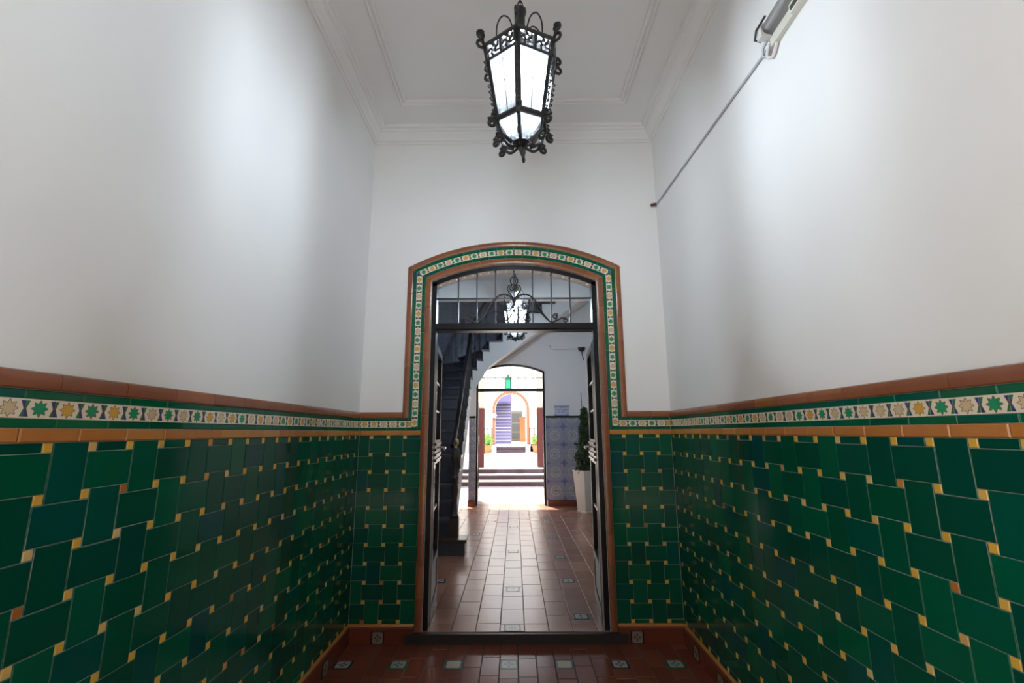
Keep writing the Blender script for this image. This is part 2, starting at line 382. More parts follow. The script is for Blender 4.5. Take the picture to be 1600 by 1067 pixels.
# ------------------------------------------------------------------ entrance hall shell
T = 0.20
wl = wall_box('wall_left', (-WX-T, Y0-0.4, -0.05), (-WX, D, ZC+0.1), PLASTER, 'white plaster wall on the left over a green tiled dado')
wr = wall_box('wall_right', (WX, Y0-0.4, -0.05), (WX+T, D, ZC+0.1), PLASTER, 'white plaster wall on the right over a green tiled dado')
AI, ACZ, AR = 0.643, 1.13, 1.57                 # half opening, arch centre height, inner arch radius
zsp = ACZ+math.sqrt(AR*AR-AI*AI)
wb = arch_wall('wall_back', D, D+0.22, -WX-T, WX+T, -0.05, ZC+0.1, [(-AI, AI, -0.05, zsp, ACZ+AR)], PLASTER, 'white end wall with the arched doorway')
wf = arch_wall('wall_front', Y0-0.4, Y0, -WX, WX, -0.05, ZC+0.1, [(-0.85, 0.85, -0.05, 2.62, 2.82)], PLASTER, 'wall with the street doorway behind the viewer')
ce = wall_box('ceiling', (-WX-T, Y0-0.4, ZC), (WX+T, D+0.22, ZC+0.12), CEIL, 'white painted ceiling of the entrance hall')
st = wall_box('floor_street', (-16, -16, -0.12), (8, Y0-0.4, -0.06), STREET, 'unseen paved street outside the entrance, widened to bounce sunlight in')  # out of view; ground widened and warm-toned to bounce sunlight indoors
wall_box('wall_street_blocker', (-2.3, -9, -0.12), (8, -5, 9), simple('blocker_stone', (0.26, 0.23, 0.20), (0.21, 0.19, 0.17), 0.85, nscale=1.5, bstr=0.1), 'added stone house front across the street, unseen, holding back skylight')  # unseen dark block, added to cut daylight through the street doorway
wall_box('wall_square_bounce', (-16, -16.4, -0.12), (-2.3, -16, 6), simple('bounce_cream_render', (0.76, 0.66, 0.52), None, 0.85, nscale=1), 'added cream house front across an invented square, unseen, warming the right wall')  # unseen, added with the open square to send warm light onto the right wall
wall_box('wall_facade_shade', (-8, Y0-0.4, ZC+0.1), (8, Y0, 9), simple('facade_render', (0.55, 0.5, 0.42), None, 0.85, nscale=1.5), 'unseen rendered house front above the street doorway, raised to shade the street')  # unseen upper storey, built tall to throw shade on the street
for s_ in (-1, 1):
    x0, x1 = sorted((s_*(WX+T), s_*8)); wall_box('wall_facade_side', (x0, Y0-0.4, -0.12), (x1, Y0, ZC+0.1), simple('facade_render_low', (0.5, 0.45, 0.38), None, 0.85, nscale=1.5), 'rendered house front beside the street doorway on the '+('left' if s_ < 0 else 'right'))

# crown moulding and ceiling panel moulding
def ring_trim(name, rect, prof, mat, label):
    x0, x1, y0, y1 = rect; mb = MB(); k = len(prof); vs, fs = [], []
    for sx, sy in ((0, 0), (1, 0), (1, 1), (0, 1)):
        for d, z in prof:
            vs.append(((x1-d) if sx else (x0+d), (y1-d) if sy else (y0+d), z))
    for c in range(4):
        e = (c+1) % 4
        for i in range(k-1): fs.append((c*k+i, e*k+i, e*k+i+1, c*k+i+1))
    mb.add(vs, fs); return struct(mb.build(name, mat), label)
ring_trim('trim_1', (-WX, WX, Y0, D), [(-0.01, 3.762), (0.010, 3.762), (0.014, 3.778), (0.026, 3.780), (0.034, 3.795), (0.060, 3.822), (0.066, 3.836), (0.082, 3.838), (0.086, 3.852), (0.104, 3.854), (0.108, 3.89)], CEIL, 'white crown moulding around the ceiling')
ring_trim('trim_2', (-0.865, 0.865, 0.50, 3.125), [(0, 3.89), (0.002, 3.868), (0.010, 3.862), (0.018, 3.868), (0.022, 3.874), (0.032, 3.866), (0.044, 3.858), (0.050, 3.864), (0.053, 3.89)], CEIL, 'white rectangular panel moulding on the ceiling')

# ------------------------------------------------------------------ tiled dado
def dado(sf, a0, a1, phase, par, build_from=None, extra=None):
    """pinwheel tiling between a0..a1 along the surface; phase = a-coordinate of one dot column; par = parity of vertical cells"""
    t = 0.010; rest = MB(); restd = MB()
    def piece(name, x0, x1, z0, z1, mat):
        x0, x1 = max(x0, a0), min(x1, a1); z0, z1 = max(z0, ZB), min(z1, ZT)
        if x1-x0 < 0.006 or z1-z0 < 0.006: return
        if build_from is not None and x1 < build_from:
            (restd if mat is YELLOW else rest).add(*boxdata(sf, x0+.0016, x1-.0016, z0+.0016, z1-.0016, t)); return
        sf.tile(name, x0, x1, z0, z1, mat, t)
    i0 = math.floor((a0-phase)/PT)-1; i1 = math.ceil((a1-phase)/PT)+1
    zc0 = ZT-ET/2; h = ET/2
    for i in range(i0, i1+1):
        x = phase+i*PT
        for k in range(0, 11):
            z = zc0-k*PT
            piece('yellow_inset', x-h, x+h, z-h, z+h, YELLOW)
        for k in range(-1, 11):
            zt = zc0-k*PT; zb = zt-PT
            if (i+k+par) % 2 == 0: piece('green_tile', x+h, x+PT-h, zb-h, zt+h, GREEN)      # upright
            else: piece('green_tile', x-h, x+PT+h, zb+h, zt-h, GREEN)                        # lying
    if rest.v:
        o = rest.build('green_tile_field', GREEN, sf.p); o['kind'] = 'stuff'
        o = restd.build('yellow_inset_field', YELLOW, sf.p); o['kind'] = 'stuff'
def boxdata(sf, x0, x1, z0, z1, t):
    vs = []
    for d in (0.0, t):
        for a, z in ((x0, z0), (x1, z0), (x1, z1), (x0, z1)):
            vs.append(sf.o+sf.u*a+Vector((0, 0, z))+sf.n*d)
    return vs, [(4,5,6,7),(0,1,5,4),(1,2,6,5),(2,3,7,6),(3,0,4,7)]
def backing(sf, a0, a1, z0, z1, name='grout_bed', t=0.0075):
    vs, fs = boxdata(sf, a0, a1, z0, z1, t); MB().add(vs, fs).build(name, GROUT, sf.p)
def cap_mesh(wd):
    key = ('cap', round(wd, 4))
    if key not in _tm:
        prof = [(-H_CAP/2+.001, 0), (-H_CAP/2+.001, 0.013), (-H_CAP/2+.004, 0.016), (0.0, 0.0175), (0.010, 0.0165), (0.018, 0.013), (H_CAP/2-.001, 0.006), (H_CAP/2-.001, 0)]
        k = len(prof); vs = [(sx*wd/2, y, z) for sx in (-1, 1) for y, z in prof]
        fs = [(i, k+i, k+i+1, i+1) for i in range(k-1)]+[tuple(range(k)), tuple(range(k, 2*k))[::-1]]
        mb = MB().add(vs, fs); _tm[key] = mb.mesh('cap_tile', CAPM); _tm[key].polygons.foreach_set('use_smooth', [True]*len(fs)); _tm[key].set_sharp_from_angle(angle=0.6)
    return _tm[key]
Z1 = ZT+H_OR; Z2 = Z1+H_G; Z3 = Z2+H_ST; Z4 = Z3+H_G; Z5 = Z4+H_CAP
def border(sf, a0, a1, ends, flip=False):
    """ends: clip (lo, hi) for ledge, lower green, star, upper green, cap"""
    def run(lo, hi, step, fn, start):
        x = start
        while x > lo: x -= step
        i = 0
        while x < hi-1e-4:
            p, q = max(x, lo), min(x+step, hi)
            if q-p > 0.008: fn(p, q, i)
            x += step; i += 1
    rnd = random.random
    run(*ends[0], 0.15, lambda p, q, i: sf.tile('ledge_tile', p, q, ZT, Z1, ORANGE, 0.014, 0.001, 0.003), a0+0.15*rnd())
    run(*ends[1], 0.15, lambda p, q, i: sf.tile('border_strip', p, q, Z1, Z2, GREENB, 0.010, 0.001), a0+0.15*rnd())
    seq = [random.choice((0, 0, 1, 2)) for _ in range(120)]
    for i in range(1, 120):
        if seq[i] == seq[i-1] == 0: seq[i] = random.choice((1, 2))
    run(*ends[2], 0.07, lambda p, q, i: sf.tile('star_tile', p, q, Z2, Z3, STARS[seq[i]], 0.010, 0.0004, 0.0006), a0)
    run(*ends[3], 0.15, lambda p, q, i: sf.tile('border_strip', p, q, Z3, Z4, GREENB, 0.010, 0.001), a0+0.15*rnd())
    run(*ends[4], 0.20, lambda p, q, i: put('cap_tile', cap_mesh(q-p-0.002), sf.p, sf.M((p+q)/2, (Z4+Z5)/2)), a0+0.2*rnd())

sl = Surf((-WX, 0, 0), (0, 1, 0), (1, 0, 0), wl)
sr = Surf((WX, 0, 0), (0, 1, 0), (-1, 0, 0), wr)
for sf in (sl, sr): backing(sf, Y0, D, 0.02, Z5-0.01)
PH_L, PAR_L, PH_R, PAR_R, PH_B, PAR_B = 1.152, 0, 1.187, 0, -0.931, 0
dado(sl, Y0, D-0.010, PH_L, PAR_L, build_from=0.62)
dado(sr, Y0, D-0.010, PH_R, PAR_R, build_from=0.62)
for sf in (sl, sr):
    e = (0.45, D-0.011); border(sf, 0.45, D, [e]*5)
    MB().add(*boxdata(sf, Y0, 0.45, ZT+.001, Z5, 0.012)).build('border_field', GREENB, sf.p)
sb = Surf((0, D, 0), (1, 0, 0), (0, -1, 0), wb)
OFF = [0.0, 0.050, 0.076, 0.120, 0.146, 0.19]   # rim | green | star | green | cap
for sg in (-1, 1):
    a, b = (-WX+0.011, -(AI+OFF[1])) if sg < 0 else (AI+OFF[1], WX-0.011)
    backing(sb, min(a, b)-(0.01 if sg < 0 else 0), max(a, b)+(0.01 if sg > 0 else 0), 0.02, Z2)
    dado(sb, a, b, PH_B, PAR_B)
    def clip(o): return (a, -(AI+o)) if sg < 0 else (AI+o, b)
    border(sb, a, b, [clip(OFF[1]), clip(OFF[2]), clip(OFF[3]), clip(OFF[4]), clip(OFF[5])])
    lo, hi = clip(OFF[5]); backing(sb, lo, hi, Z2, Z5-0.01)

# ------------------------------------------------------------------ doorway surround
tr = struct(empty('trim_3', (0, 0, 0)), 'arched tile surround of the inner doorway')
def PR(o, ang):                                  # point on arch at offset o
    return Vector((math.sin(ang)*(AR+o), 0, ACZ+math.cos(ang)*(AR+o)))
def amax(o): return math.asin((AI+o)/(AR+o))
def curved_piece(name, oa, ob, t0, t1, mat, th, gap, rnd=False):
    """piece of the arch band between offsets oa..ob and fractions t0..t1 (-1..1 of the half angle)"""
    n = 3; mb = MB(); vs = []; mid = None
    g = gap/(AR+oa)
    ring = []
    rows = [(oa+gap, 0.0), (oa+gap, th-0.002), (oa+gap+0.002, th), (ob-gap-0.002, th), (ob-gap, th-0.002), (ob-gap, 0.0)]
    if rnd: rows = [(oa+gap, 0), (oa+gap, th*0.75), (oa+gap+(ob-oa)*0.15, th*0.95), (oa+(ob-oa)*0.5, th), (oa+(ob-oa)*0.8, th*0.85), (ob-gap, th*0.5), (ob-gap, 0)]
    k = len(rows)
    tm = (t0+t1)/2
    om = (oa+ob)/2; c = PR(om, amax(om)*tm); c.y = D
    u = Vector((math.cos(amax(om)*tm), 0, -math.sin(amax(om)*tm))); v = Vector((math.sin(amax(om)*tm), 0, math.cos(amax(om)*tm)))
    for i in range(n+1):
        t = t0+(t1-t0)*i/n
        for o, d in rows:
            ang = amax(o)*t
            ang += g if i == 0 else (-g if i == n else 0)
            p = PR(o, ang); p.y = D-d; q = p-c
            vs.append((q.dot(u), q.dot(v), -q.y))
    fs = []
    for i in range(n):
        for j in range(k-1): fs.append((i*k+j, (i+1)*k+j, (i+1)*k+j+1, i*k+j+1))
    fs += [tuple(range(k)), tuple(n*k+j for j in range(k))[::-1]]
    mb.add(vs, fs)
    return mb.build(name, mat, tr, frame(c, u, v), smooth=rnd)
def arc_run(name, oa, ob, count, matf, th, gap, rnd=False):
    for i in range(count): curved_piece(name, oa, ob, -1+2*i/count, -1+2*(i+1)/count, matf(i), th, gap, rnd)
arc_run('arch_cap_tile', OFF[4], OFF[5], 9, lambda i: CAPM, 0.018, 0.001, True)
arc_run('border_strip', OFF[3], OFF[4], 12, lambda i: GREENB, 0.010, 0.001)
arc_run('star_tile', OFF[2], OFF[3], 22, lambda i: STARS[(0, 1, 0, 2)[i % 4]], 0.010, 0.0004)
arc_run('border_strip', OFF[1], OFF[2], 11, lambda i: GREENB, 0.010, 0.001)
arc_run('rim_tile', OFF[0], OFF[1], 13, lambda i: CAPM, 0.016, 0.001, True)
def corner_z(o): return ACZ+math.sqrt((AR+o)**2-(AI+o)**2)
def side_run(name, oa, ob, zlo, step, matf, th, gap, sg, rnd=False):
    ztop_a, ztop_b = corner_z(oa), corner_z(ob); z = zlo; i = 0; H = min(ztop_a, ztop_b)
    n = max(1, round((H-zlo)/step)); st_ = (H-zlo)/n
    for i in range(n):
        za, zb = zlo+i*st_, zlo+(i+1)*st_
        xm = sg*(AI+(oa+ob)/2); wd = ob-oa
        if i < n-1 and not rnd:
            put(name, tile_mesh(zb-za-2*gap, wd-2*gap, th, matf(i), 0.0015, name), tr, frame((xm, D, (za+zb)/2), (0, 0, 1), (-1, 0, 0)))
            continue
        # local x along z, y across; the top piece is mitred
        ta, tb = (zb, zb) if i < n-1 else (ztop_a, ztop_b)
        mb = MB(); vs = []
        rows = [(oa+gap, 0.0), (oa+gap, th-0.002), (oa+gap+0.002, th), (ob-gap-0.002, th), (ob-gap, th-0.002), (ob-gap, 0.0)]
        if rnd: rows = [(oa+gap, 0), (oa+gap, th*0.75), (oa+gap+(ob-oa)*0.15, th*0.95), (oa+(ob-oa)*0.5, th), (oa+(ob-oa)*0.8, th*0.85), (ob-gap, th*0.5), (ob-gap, 0)]
        k = len(rows); zm = (za+zb)/2
        for e in (0, 1):
            for o, d in rows:
                f = (o-oa)/(ob-oa); zz = za+gap if e == 0 else ta+(tb-ta)*f-gap
                vs.append((zz-zm, -(sg*(AI+o)-xm), d))
        fs = [(j, k+j, k+j+1, j+1) for j in range(k-1)]+[tuple(range(k)), tuple(range(k, 2*k))[::-1]]
        mb.add(vs, fs).build(name, matf(i), tr, frame((xm, D, zm), (0, 0, 1), (-1, 0, 0)), smooth=rnd)
for sg in (-1, 1):
    side_run('cap_tile', OFF[4], OFF[5], Z4, 0.20, lambda i: CAPM, 0.018, 0.001, sg, True)
    side_run('border_strip', OFF[3], OFF[4], Z3, 0.15, lambda i: GREENB, 0.010, 0.001, sg)
    side_run('star_tile', OFF[2], OFF[3], Z2, 0.07, lambda i: STARS[(0, 1, 0, 2)[(i+1) % 4]], 0.010, 0.0004, sg)
    side_run('border_strip', OFF[1], OFF[2], Z1, 0.15, lambda i: GREENB, 0.010, 0.001, sg)
    side_run('rim_tile', OFF[0], OFF[1], ZF2, 0.20, lambda i: CAPM, 0.016, 0.001, sg, True)
# mortar under the surround
mb = MB()
for sg in (-1, 1): mb.box((sg*AI, D-0.0075, ZF2) if sg > 0 else (-AI-0.185, D-0.0075, Z1), (AI+0.185, D, zsp+0.03) if sg > 0 else (-AI, D, zsp+0.03))
mb = MB()
for sg in (-1, 1):
    x0, x1 = sorted((sg*(AI+0.002), sg*(AI+0.186))); mb.box((x0, D-0.0075, Z1), (x1, D, corner_z(0)-0.01))
    x0, x1 = sorted((sg*(AI+0.002), sg*(AI+0.054))); mb.box((x0, D-0.0075, ZF2), (x1, D, Z1))
nseg = 24
for i in range(nseg):
    t0, t1 = -1+2*i/nseg, -1+2*(i+1)/nseg
    ps = [PR(o, amax(o)*t) for o, t in ((0.002, t0), (0.002, t1), (0.186, t1), (0.186, t0))]
    mb.add([(p.x, D-0.0075, p.z) for p in ps]+[(p.x, D, p.z) for p in ps], [(0,1,2,3),(0,4,5,1),(2,6,7,3)])
mb.build('grout_bed', GROUT, tr)

# ------------------------------------------------------------------ skirting
def skirting(name, pts_n, segs, label, insets):
    root = struct(empty(name), label)
    return root
def skirt(name, sf_o, u, n, a0, a1, insets, label):
    root = struct(empty(name), label); sf = Surf(sf_o, u, n, root)
    prof = [(0.0, 0.0), (0.030, 0.0), (0.030, 0.096), (0.027, 0.104), (0.0, 0.109)]
    def seg(nm, p, q, mat, prof):
        k = len(prof); vs = []
        for a in (p-(p+q)/2, q-(p+q)/2):
            for d, z in prof: vs.append((a, z, d))
        fs = [(i, k+i, k+(i+1) % k, (i+1) % k) for i in range(k)]+[tuple(range(k)), tuple(range(k, 2*k))[::-1]]
        M = sf.M((p+q)/2, 0.0)
        MB().add(vs, fs).build(nm, mat, root, M)
    cuts = []
    x = a0
    for c in sorted(insets)+[None]:
        end = a1 if c is None else c-0.047
        m = max(1, round((end-x)/0.226))
        if end-x > 0.01:
            for i in range(m): seg('skirting_tile', x+(end-x)*i/m+0.0008, x+(end-x)*(i+1)/m-0.0008, SKIRT, prof)
        if c is not None:
            seg('skirting_tile', c-0.0462, c+0.0462, SKIRT, prof)
            put('inset_tile', tile_mesh(0.088, 0.078, 0.003, INS_SK, 0.001, 'inset_tile'), root, sf.M(c, 0.043, lift=0.0302)); x = c+0.047
    # honey-coloured bead along the top
    m = max(1, round((a1-a0)/0.2))
    for i in range(m):
        p, q = a0+(a1-a0)*i/m, a0+(a1-a0)*(i+1)/m
        seg('bead_tile', p+0.0008, q-0.0008, ORANGE, [(0.0, 0.104), (0.022, 0.104), (0.021, 0.112), (0.014, 0.119), (0.0, 0.1205)])
    return root
STEPX = 0.755
skirt('baseboard_left', (-WX, 0, 0), (0, 1, 0), (1, 0, 0), Y0, D-0.032, [0.9, 1.55, 2.2, 2.72, 3.02], 'brick red tile skirting on the left')
skirt('baseboard_right', (WX, 0, 0), (0, 1, 0), (-1, 0, 0), Y0, D-0.032, [0.9, 1.55, 2.2, 2.85, 3.2], 'brick red tile skirting on the right')
skirt('baseboard_back', (0, D, 0), (1, 0, 0), (0, -1, 0), -WX+0.001, -AI-0.051, [-0.935], 'short brick red skirting left of the doorway')
skirt('baseboard_back', (0, D, 0), (1, 0, 0), (0, -1, 0), AI+0.051, WX-0.001, [0.815], 'short brick red skirting right of the doorway')
wall_box('trim_4', (-STEPX, D-0.035, -0.01), (STEPX, D+0.03, ZF2-0.004), STONE, 'dark stone step at the doorway')

# ------------------------------------------------------------------ floors
def floor_field(name, x0, x1, y0, y1, z, cw, cl, mat, vis, insets, isz, label, insmats, x_off=0.0):
    root = wall_box(name, (x0, y0, z-0.05), (x1, y1, z-0.003), GROUTF, label)
    rest = MB(); g = 0.0022; c = 0
    x = x_off
    while x > x0: x -= cw
    cols = []
    while x < x1-1e-4: cols.append((max(x, x0), min(x+cw, x1))); x += cw
    def tile(a, b, p, q):
        p, q = max(p, y0), min(q, y1)
        if b-a < 0.02 or q-p < 0.02: return
        if vis((a+b)/2, (p+q)/2):
            put('floor_tile', tile_mesh(b-a-2*g, q-p-2*g, 0.008, mat, 0.002, 'floor_tile'), root, Matrix.Translation(((a+b)/2, (p+q)/2, z-0.008+random.uniform(-0.0006, 0.0006))) @ Matrix.Rotation(random.uniform(-.003, .003), 4, 'X'))
        else:
            rest.add([(a+g, p+g, z-.003), (b-g, p+g, z-.003), (b-g, q-g, z-.003), (a+g, q-g, z-.003), (a+g, p+g, z), (b-g, p+g, z), (b-g, q-g, z), (a+g, q-g, z)],
                     [(4,5,6,7),(0,1,5,4),(1,2,6,5),(2,3,7,6),(3,0,4,7)])
    for ci, (a, b) in enumerate(cols):
        ins = sorted((iy, im) for ix, iy, im in insets if a <= ix < b)
        ph = y0-(ci % 2)*cl/2-random.random()*0.02
        marks = [(iy-isz/2, iy+isz/2, im) for iy, im in ins]
        y = ph
        segs = []
        cur = ph
        for s0, s1, im in marks+[(None, None, None)]:
            end = y1 if s0 is None else s0
            first = True
            while cur < end-1e-4:
                q = min(cur+cl, end)
                if end-q < 0.05: q = end
                tile(a, b, cur, q); cur = q
            if s0 is not None:
                mid = (a+b)/2; wd = min(isz, b-a)
                put('inset_tile', tile_mesh(wd-2*g, isz-2*g, 0.0085, insmats[im % len(insmats)], 0.001, 'inset_tile'), root, Matrix.Translation((mid, (s0+s1)/2, z-0.008)))
                if b-a-wd > 0.03:
                    e = (b-a-wd)/2
                    rest.add([(a+g, s0+g, z), (mid-wd/2, s0+g, z), (mid-wd/2, s1-g, z), (a+g, s1-g, z)], [(0, 1, 2, 3)])
                    rest.add([(mid+wd/2, s0+g, z), (b-g, s0+g, z), (b-g, s1-g, z), (mid+wd/2, s1-g, z)], [(0, 1, 2, 3)])
                cur = s1
    if rest.v: o = rest.build('floor_tile_field', mat, root); o['kind'] = 'stuff'
    return root
CWV = 0.1135
insv = []
for j, im in zip(range(-3, 5), (0, 1, 2, 3, 2, 0, 1, 0)):
    insv.append((j*3*CWV-0.045, 3.16, im))
    insv.append((j*3*CWV-0.045, 2.48, im+1)); insv.append((j*3*CWV-0.045, 1.80, im+2))
floor_field('floor', -WX, WX, Y0-0.4, D, 0.0, CWV, 0.226, FLOORV, lambda x, y: y > 2.3, insv, 0.112, 'dark red tile floor of the entrance hall with small patterned insets', INS, x_off=-0.045-CWV/2)
insl = [(-0.02, 3.52, 0), (0.55, 3.72, 3), (-0.66, 3.85, 0), (-0.66, 4.55, 0), (0.53, 4.55, 0), (0.02, 4.32, 0), (0.52, 5.35, 3), (-0.48, 6.5, 3), (0.5, 6.3, 3), (0.02, 5.6, 0), (0.5, 7.4, 3), (-0.3, 7.4, 3), (0.02, 7.0, 0)]
LX = 1.75; YF = 8.88
floor_field('floor_lobby', -LX, LX, D-0.005, 9.13, ZF2, 0.168, 0.285, FLOORL, lambda x, y: abs(x) < 0.16*y+0.12 and y < 8.9, insl, 0.115, 'worn clay tile floor of the lobby', [INS[0], INS[3]], x_off=-0.11)

# ------------------------------------------------------------------ door (iron transom + two leaves)
def spiral(c, r0, r1, a0, turns, n=18):
    return [(c[0]+(r0+(r1-r0)*i/n)*math.cos(a0+turns*2*PI*i/n), c[1]+(r0+(r1-r0)*i/n)*math.sin(a0+turns*2*PI*i/n)) for i in range(n+1)]
def smooth_path(pts, n=8):
    out = []
    P = [pts[0]]+list(pts)+[pts[-1]]
    for i in range(1, len(P)-2):
        p0, p1, p2, p3 = P[i-1], P[i], P[i+1], P[i+2]
        for k in range(n):
            t = k/n
            out.append(tuple(0.5*((2*p1[j])+(-p0[j]+p2[j])*t+(2*p0[j]-5*p1[j]+4*p2[j]-p3[j])*t*t+(-p0[j]+3*p1[j]-3*p2[j]+p3[j])*t**3) for j in range(len(p1))))
    out.append(tuple(pts[-1])); return out
def make_door(name, cx, y, label, half=AI, leaf=True, leaf_h=2.09, scrolls=True, ang=95, cz=ACZ, rad=AR, zb=2.17, glass=True, kick=True):
    root = struct(empty(name, (cx, y, 0)), label)
    fw, fd = 0.036, 0.085
    def az(x, o=0.0):
        R = rad-o; return cz+math.sqrt(R*R-x*x)
    # frame: two posts and an arched head
    mb = MB()
    for s in (-1, 1):
        x0, x1 = sorted((s*half, s*(half-fw))); mb.box((x0, 0, ZF2), (x1, fd, az(half)-0.005))
    mb.build('frame_post', BLACK, root)
    mb = MB(); n = 20; vs = []
    for i in range(n+1):
        t = -1+2*i/n
        for o, hx in ((0.0, half), (fw, half-0.002)):
            a = math.asin(hx/(rad-o))*t
            for yy in (0, fd): vs.append(((rad-o)*math.sin(a), yy, cz+(rad-o)*math.cos(a)))
    fs = []
    for i in range(n):
        a, b = i*4, i*4+4
        fs += [(a, b, b+1, a+1), (a+2, a+3, b+3, b+2), (a, a+2, b+2, b), (a+1, b+1, b+3, a+3)]
    mb.add(vs, fs+[(0, 1, 3, 2), (n*4, n*4+2, n*4+3, n*4+1)]); mb.build('frame_head', BLACK, root)
    mb = MB().box((-half+fw, 0.0, zb), (half-fw, fd, zb+0.058)).box((-half+fw, -0.012, zb+0.012), (half-fw, 0.0, zb+0.046)); mb.build('transom_bar', BLACK, root)
    # glazing bars
    step = (2*half-2*fw)/8.7
    zm = zb+0.058+0.208
    xs = [k*0.147 for k in range(-3, 4)]
    for x in xs:
        MB().box((x-0.005, 0.030, zb+0.05), (x+0.005, 0.046, az(x, fw)+0.01)).build('glazing_bar', IRON, root)
    xl = math.sqrt(max((rad-fw)**2-(zm-cz)**2, 0)); xl = min(xl, half-fw)
    MB().box((-xl, 0.028, zm-0.005), (xl, 0.048, zm+0.005)).build('glazing_bar', IRON, root)
    if glass:
        ex = [-(half-fw)]+xs+[half-fw]
        for i in range(len(ex)-1):
            a, b = ex[i]+0.005, ex[i+1]-0.005
            MB().box((a, 0.036, zb+0.056), (b, 0.040, zm-0.004)).build('glass_pane', PANE, root)
            if az(a, fw) > zm+0.01 or az(b, fw) > zm+0.01:
                p = [(a, zm+0.004), (b, zm+0.004)]
                for k in range(5):
                    x = b+(a-b)*k/4; p.append((x, max(az(x, fw), zm+0.006)))
                MB().prism(p, (0, 0, 0), (1, 0, 0), (0, 0, 1), (0, 1, 0), 0.036, 0.040).build('glass_pane', PANE, root)
    if scrolls:
        z0 = zb+0.058; k = 0.00487
        def px(pts): return [((x-785)/4.267*k, z0+(570-y)/4.267*k) for x, y in pts]
        def bar(pts, r=0.0055, nm='scroll'):
            for s in (-1, 1):
                MB().tube([(s*a, 0.016, b) for a, b in pts], r, 6).build(nm, IRON, root, smooth=True)
        main = smooth_path(px([(540, 560), (585, 505), (620, 440), (655, 390), (700, 364), (745, 370), (775, 395), (784, 430)]))
        bar(main, 0.0065)
        c = px([(503, 522)])[0]; sp = spiral(c, 0.006, 0.024, 0.5, 1.3); bar(sp+smooth_path([sp[-1]]+px([(508, 556), (540, 560)])), 0.0055)
        c = px([(438, 550)])[0]; sp = spiral(c, 0.006, 0.020, 2.6, -1.25); bar(sp+smooth_path([sp[-1]]+px([(460, 532), (490, 548), (520, 563)])), 0.005)
        heart = smooth_path(px([(784, 395), (755, 355), (740, 325), (750, 300), (772, 300)])); c = px([(768, 318)])[0]
        bar(heart, 0.0055); bar(spiral(c, 0.006, 0.020, -0.6, 1.1), 0.005)
        MB().tube([(a, 0.016, b) for a, b in [(0.029*math.cos(t*2*PI/20), px([(785, 266)])[0][1]+0.036*math.sin(t*2*PI/20)) for t in range(20)]], 0.005, 6, closed=True).build('scroll', IRON, root, smooth=True)
        low = smooth_path(px([(560, 545), (600, 500), (650, 480), (690, 490), (720, 530), (700, 555)])); bar(low, 0.005)
        bar(spiral(px([(685, 540)])[0], 0.006, 0.022, 0.8, 1.2), 0.005)
        bar(spiral(px([(715, 440)])[0], 0.006, 0.022, -1.0, -1.2), 0.005)
        bar(smooth_path(px([(784, 430), (760, 470), (735, 480), (705, 462), (697, 440)])), 0.005)
        bar(smooth_path(px([(784, 470), (765, 510), (740, 540), (720, 552)])), 0.005)
    if leaf:
        W = half-fw-0.006; H0 = ZF2+0.008; H1 = leaf_h
        for s in (-1, 1):
            M = Matrix.Translation((s*(half-fw-0.002), fd, 0)) @ Matrix.Rotation(math.radians(ang)*(1 if s < 0 else -1), 4, 'Z')
            # leaf local: x from hinge into the opening when shut (sign flipped), y thickness
            d = 1 if s < 0 else -1
            def bx(m, x0, x1, y0, y1, z0, z1):
                a, b = sorted((d*x0, d*x1)); m.box((a, y0, z0), (b, y1, z1))
            mb = MB(); t = 0.042; sw = 0.055; zk, zl0, zl1 = H0+0.34, 1.16, 1.34
            bx(mb, 0, sw, 0, t, H0, H1); bx(mb, W-sw, W, 0, t, H0, H1)
            bx(mb, sw, W-sw, 0, t, H1-sw, H1); bx(mb, sw, W-sw, 0, t, zl0, zl1); bx(mb, sw, W-sw, 0, t, H0, H0+0.08); bx(mb, sw, W-sw, 0, t, zk-0.03, zk+0.03)
            lf = mb.build('door_leaf', BLACK, root, M)
            for z0, z1, nb in ((zl1, H1-sw, 3), (zk+0.03, zl0, 2)):
                for q in range(1, nb):
                    z = z0+(z1-z0)*q/nb; m = MB(); bx(m, sw, W-sw, 0.012, 0.030, z-0.007, z+0.007); m.build('glazing_bar', CHROME if kick else BLACK, lf)
                for q in range(nb):
                    a, b = z0+(z1-z0)*q/nb+0.006, z0+(z1-z0)*(q+1)/nb-0.006
                    m = MB(); bx(m, sw, W-sw, 0.019, 0.023, a, b); m.build('glass_pane', PANE, lf)
            m = MB(); bx(m, sw+0.01, W-sw-0.01, 0.006, t-0.006, H0+0.09, zk-0.04); m.build('kick_panel', BLACK, lf)
            for face, yy in ((-1, -0.006), (1, t+0.006)):
                m = MB()
                for q in range(4):
                    z = zl0+0.03+q*0.04; y0_, y1_ = sorted((yy, yy+face*0.010)); bx(m, 0.02, W-0.02, min(yy-0.006, yy+0.006), max(yy-0.006, yy+0.006), z-0.009, z+0.009)
                m.build('rail_moulding', BLACK, lf)
            if kick:
                for sgn, yy in ((-1, 0.0), (1, t)):
                    m = MB(); xh = d*(W-0.03)
                    m.lathe([(0.022, 0), (0.022, 0.006), (0.010, 0.010), (0.010, 0.045)], 12, Matrix.Translation((xh, yy, 1.27)) @ Matrix.Rotation(-sgn*PI/2, 4, 'X'))
                    m.tube([(xh, yy+sgn*0.045, 1.27), (xh-d*0.05, yy+sgn*0.048, 1.27), (xh-d*0.11, yy+sgn*0.046, 1.262)], 0.009, 8)
                    m.build('handle', CHROME, lf, smooth=True)
    return root
make_door('door_1', 0.0, D+0.014, 'black iron and glass door with arched scrollwork transom, leaves open')
make_door('door_2', -0.08, YF+0.04, 'far black door with arched transom leading to the courtyard', half=0.66, leaf_h=1.97, scrolls=False, ang=93, rad=1.57, kick=False)

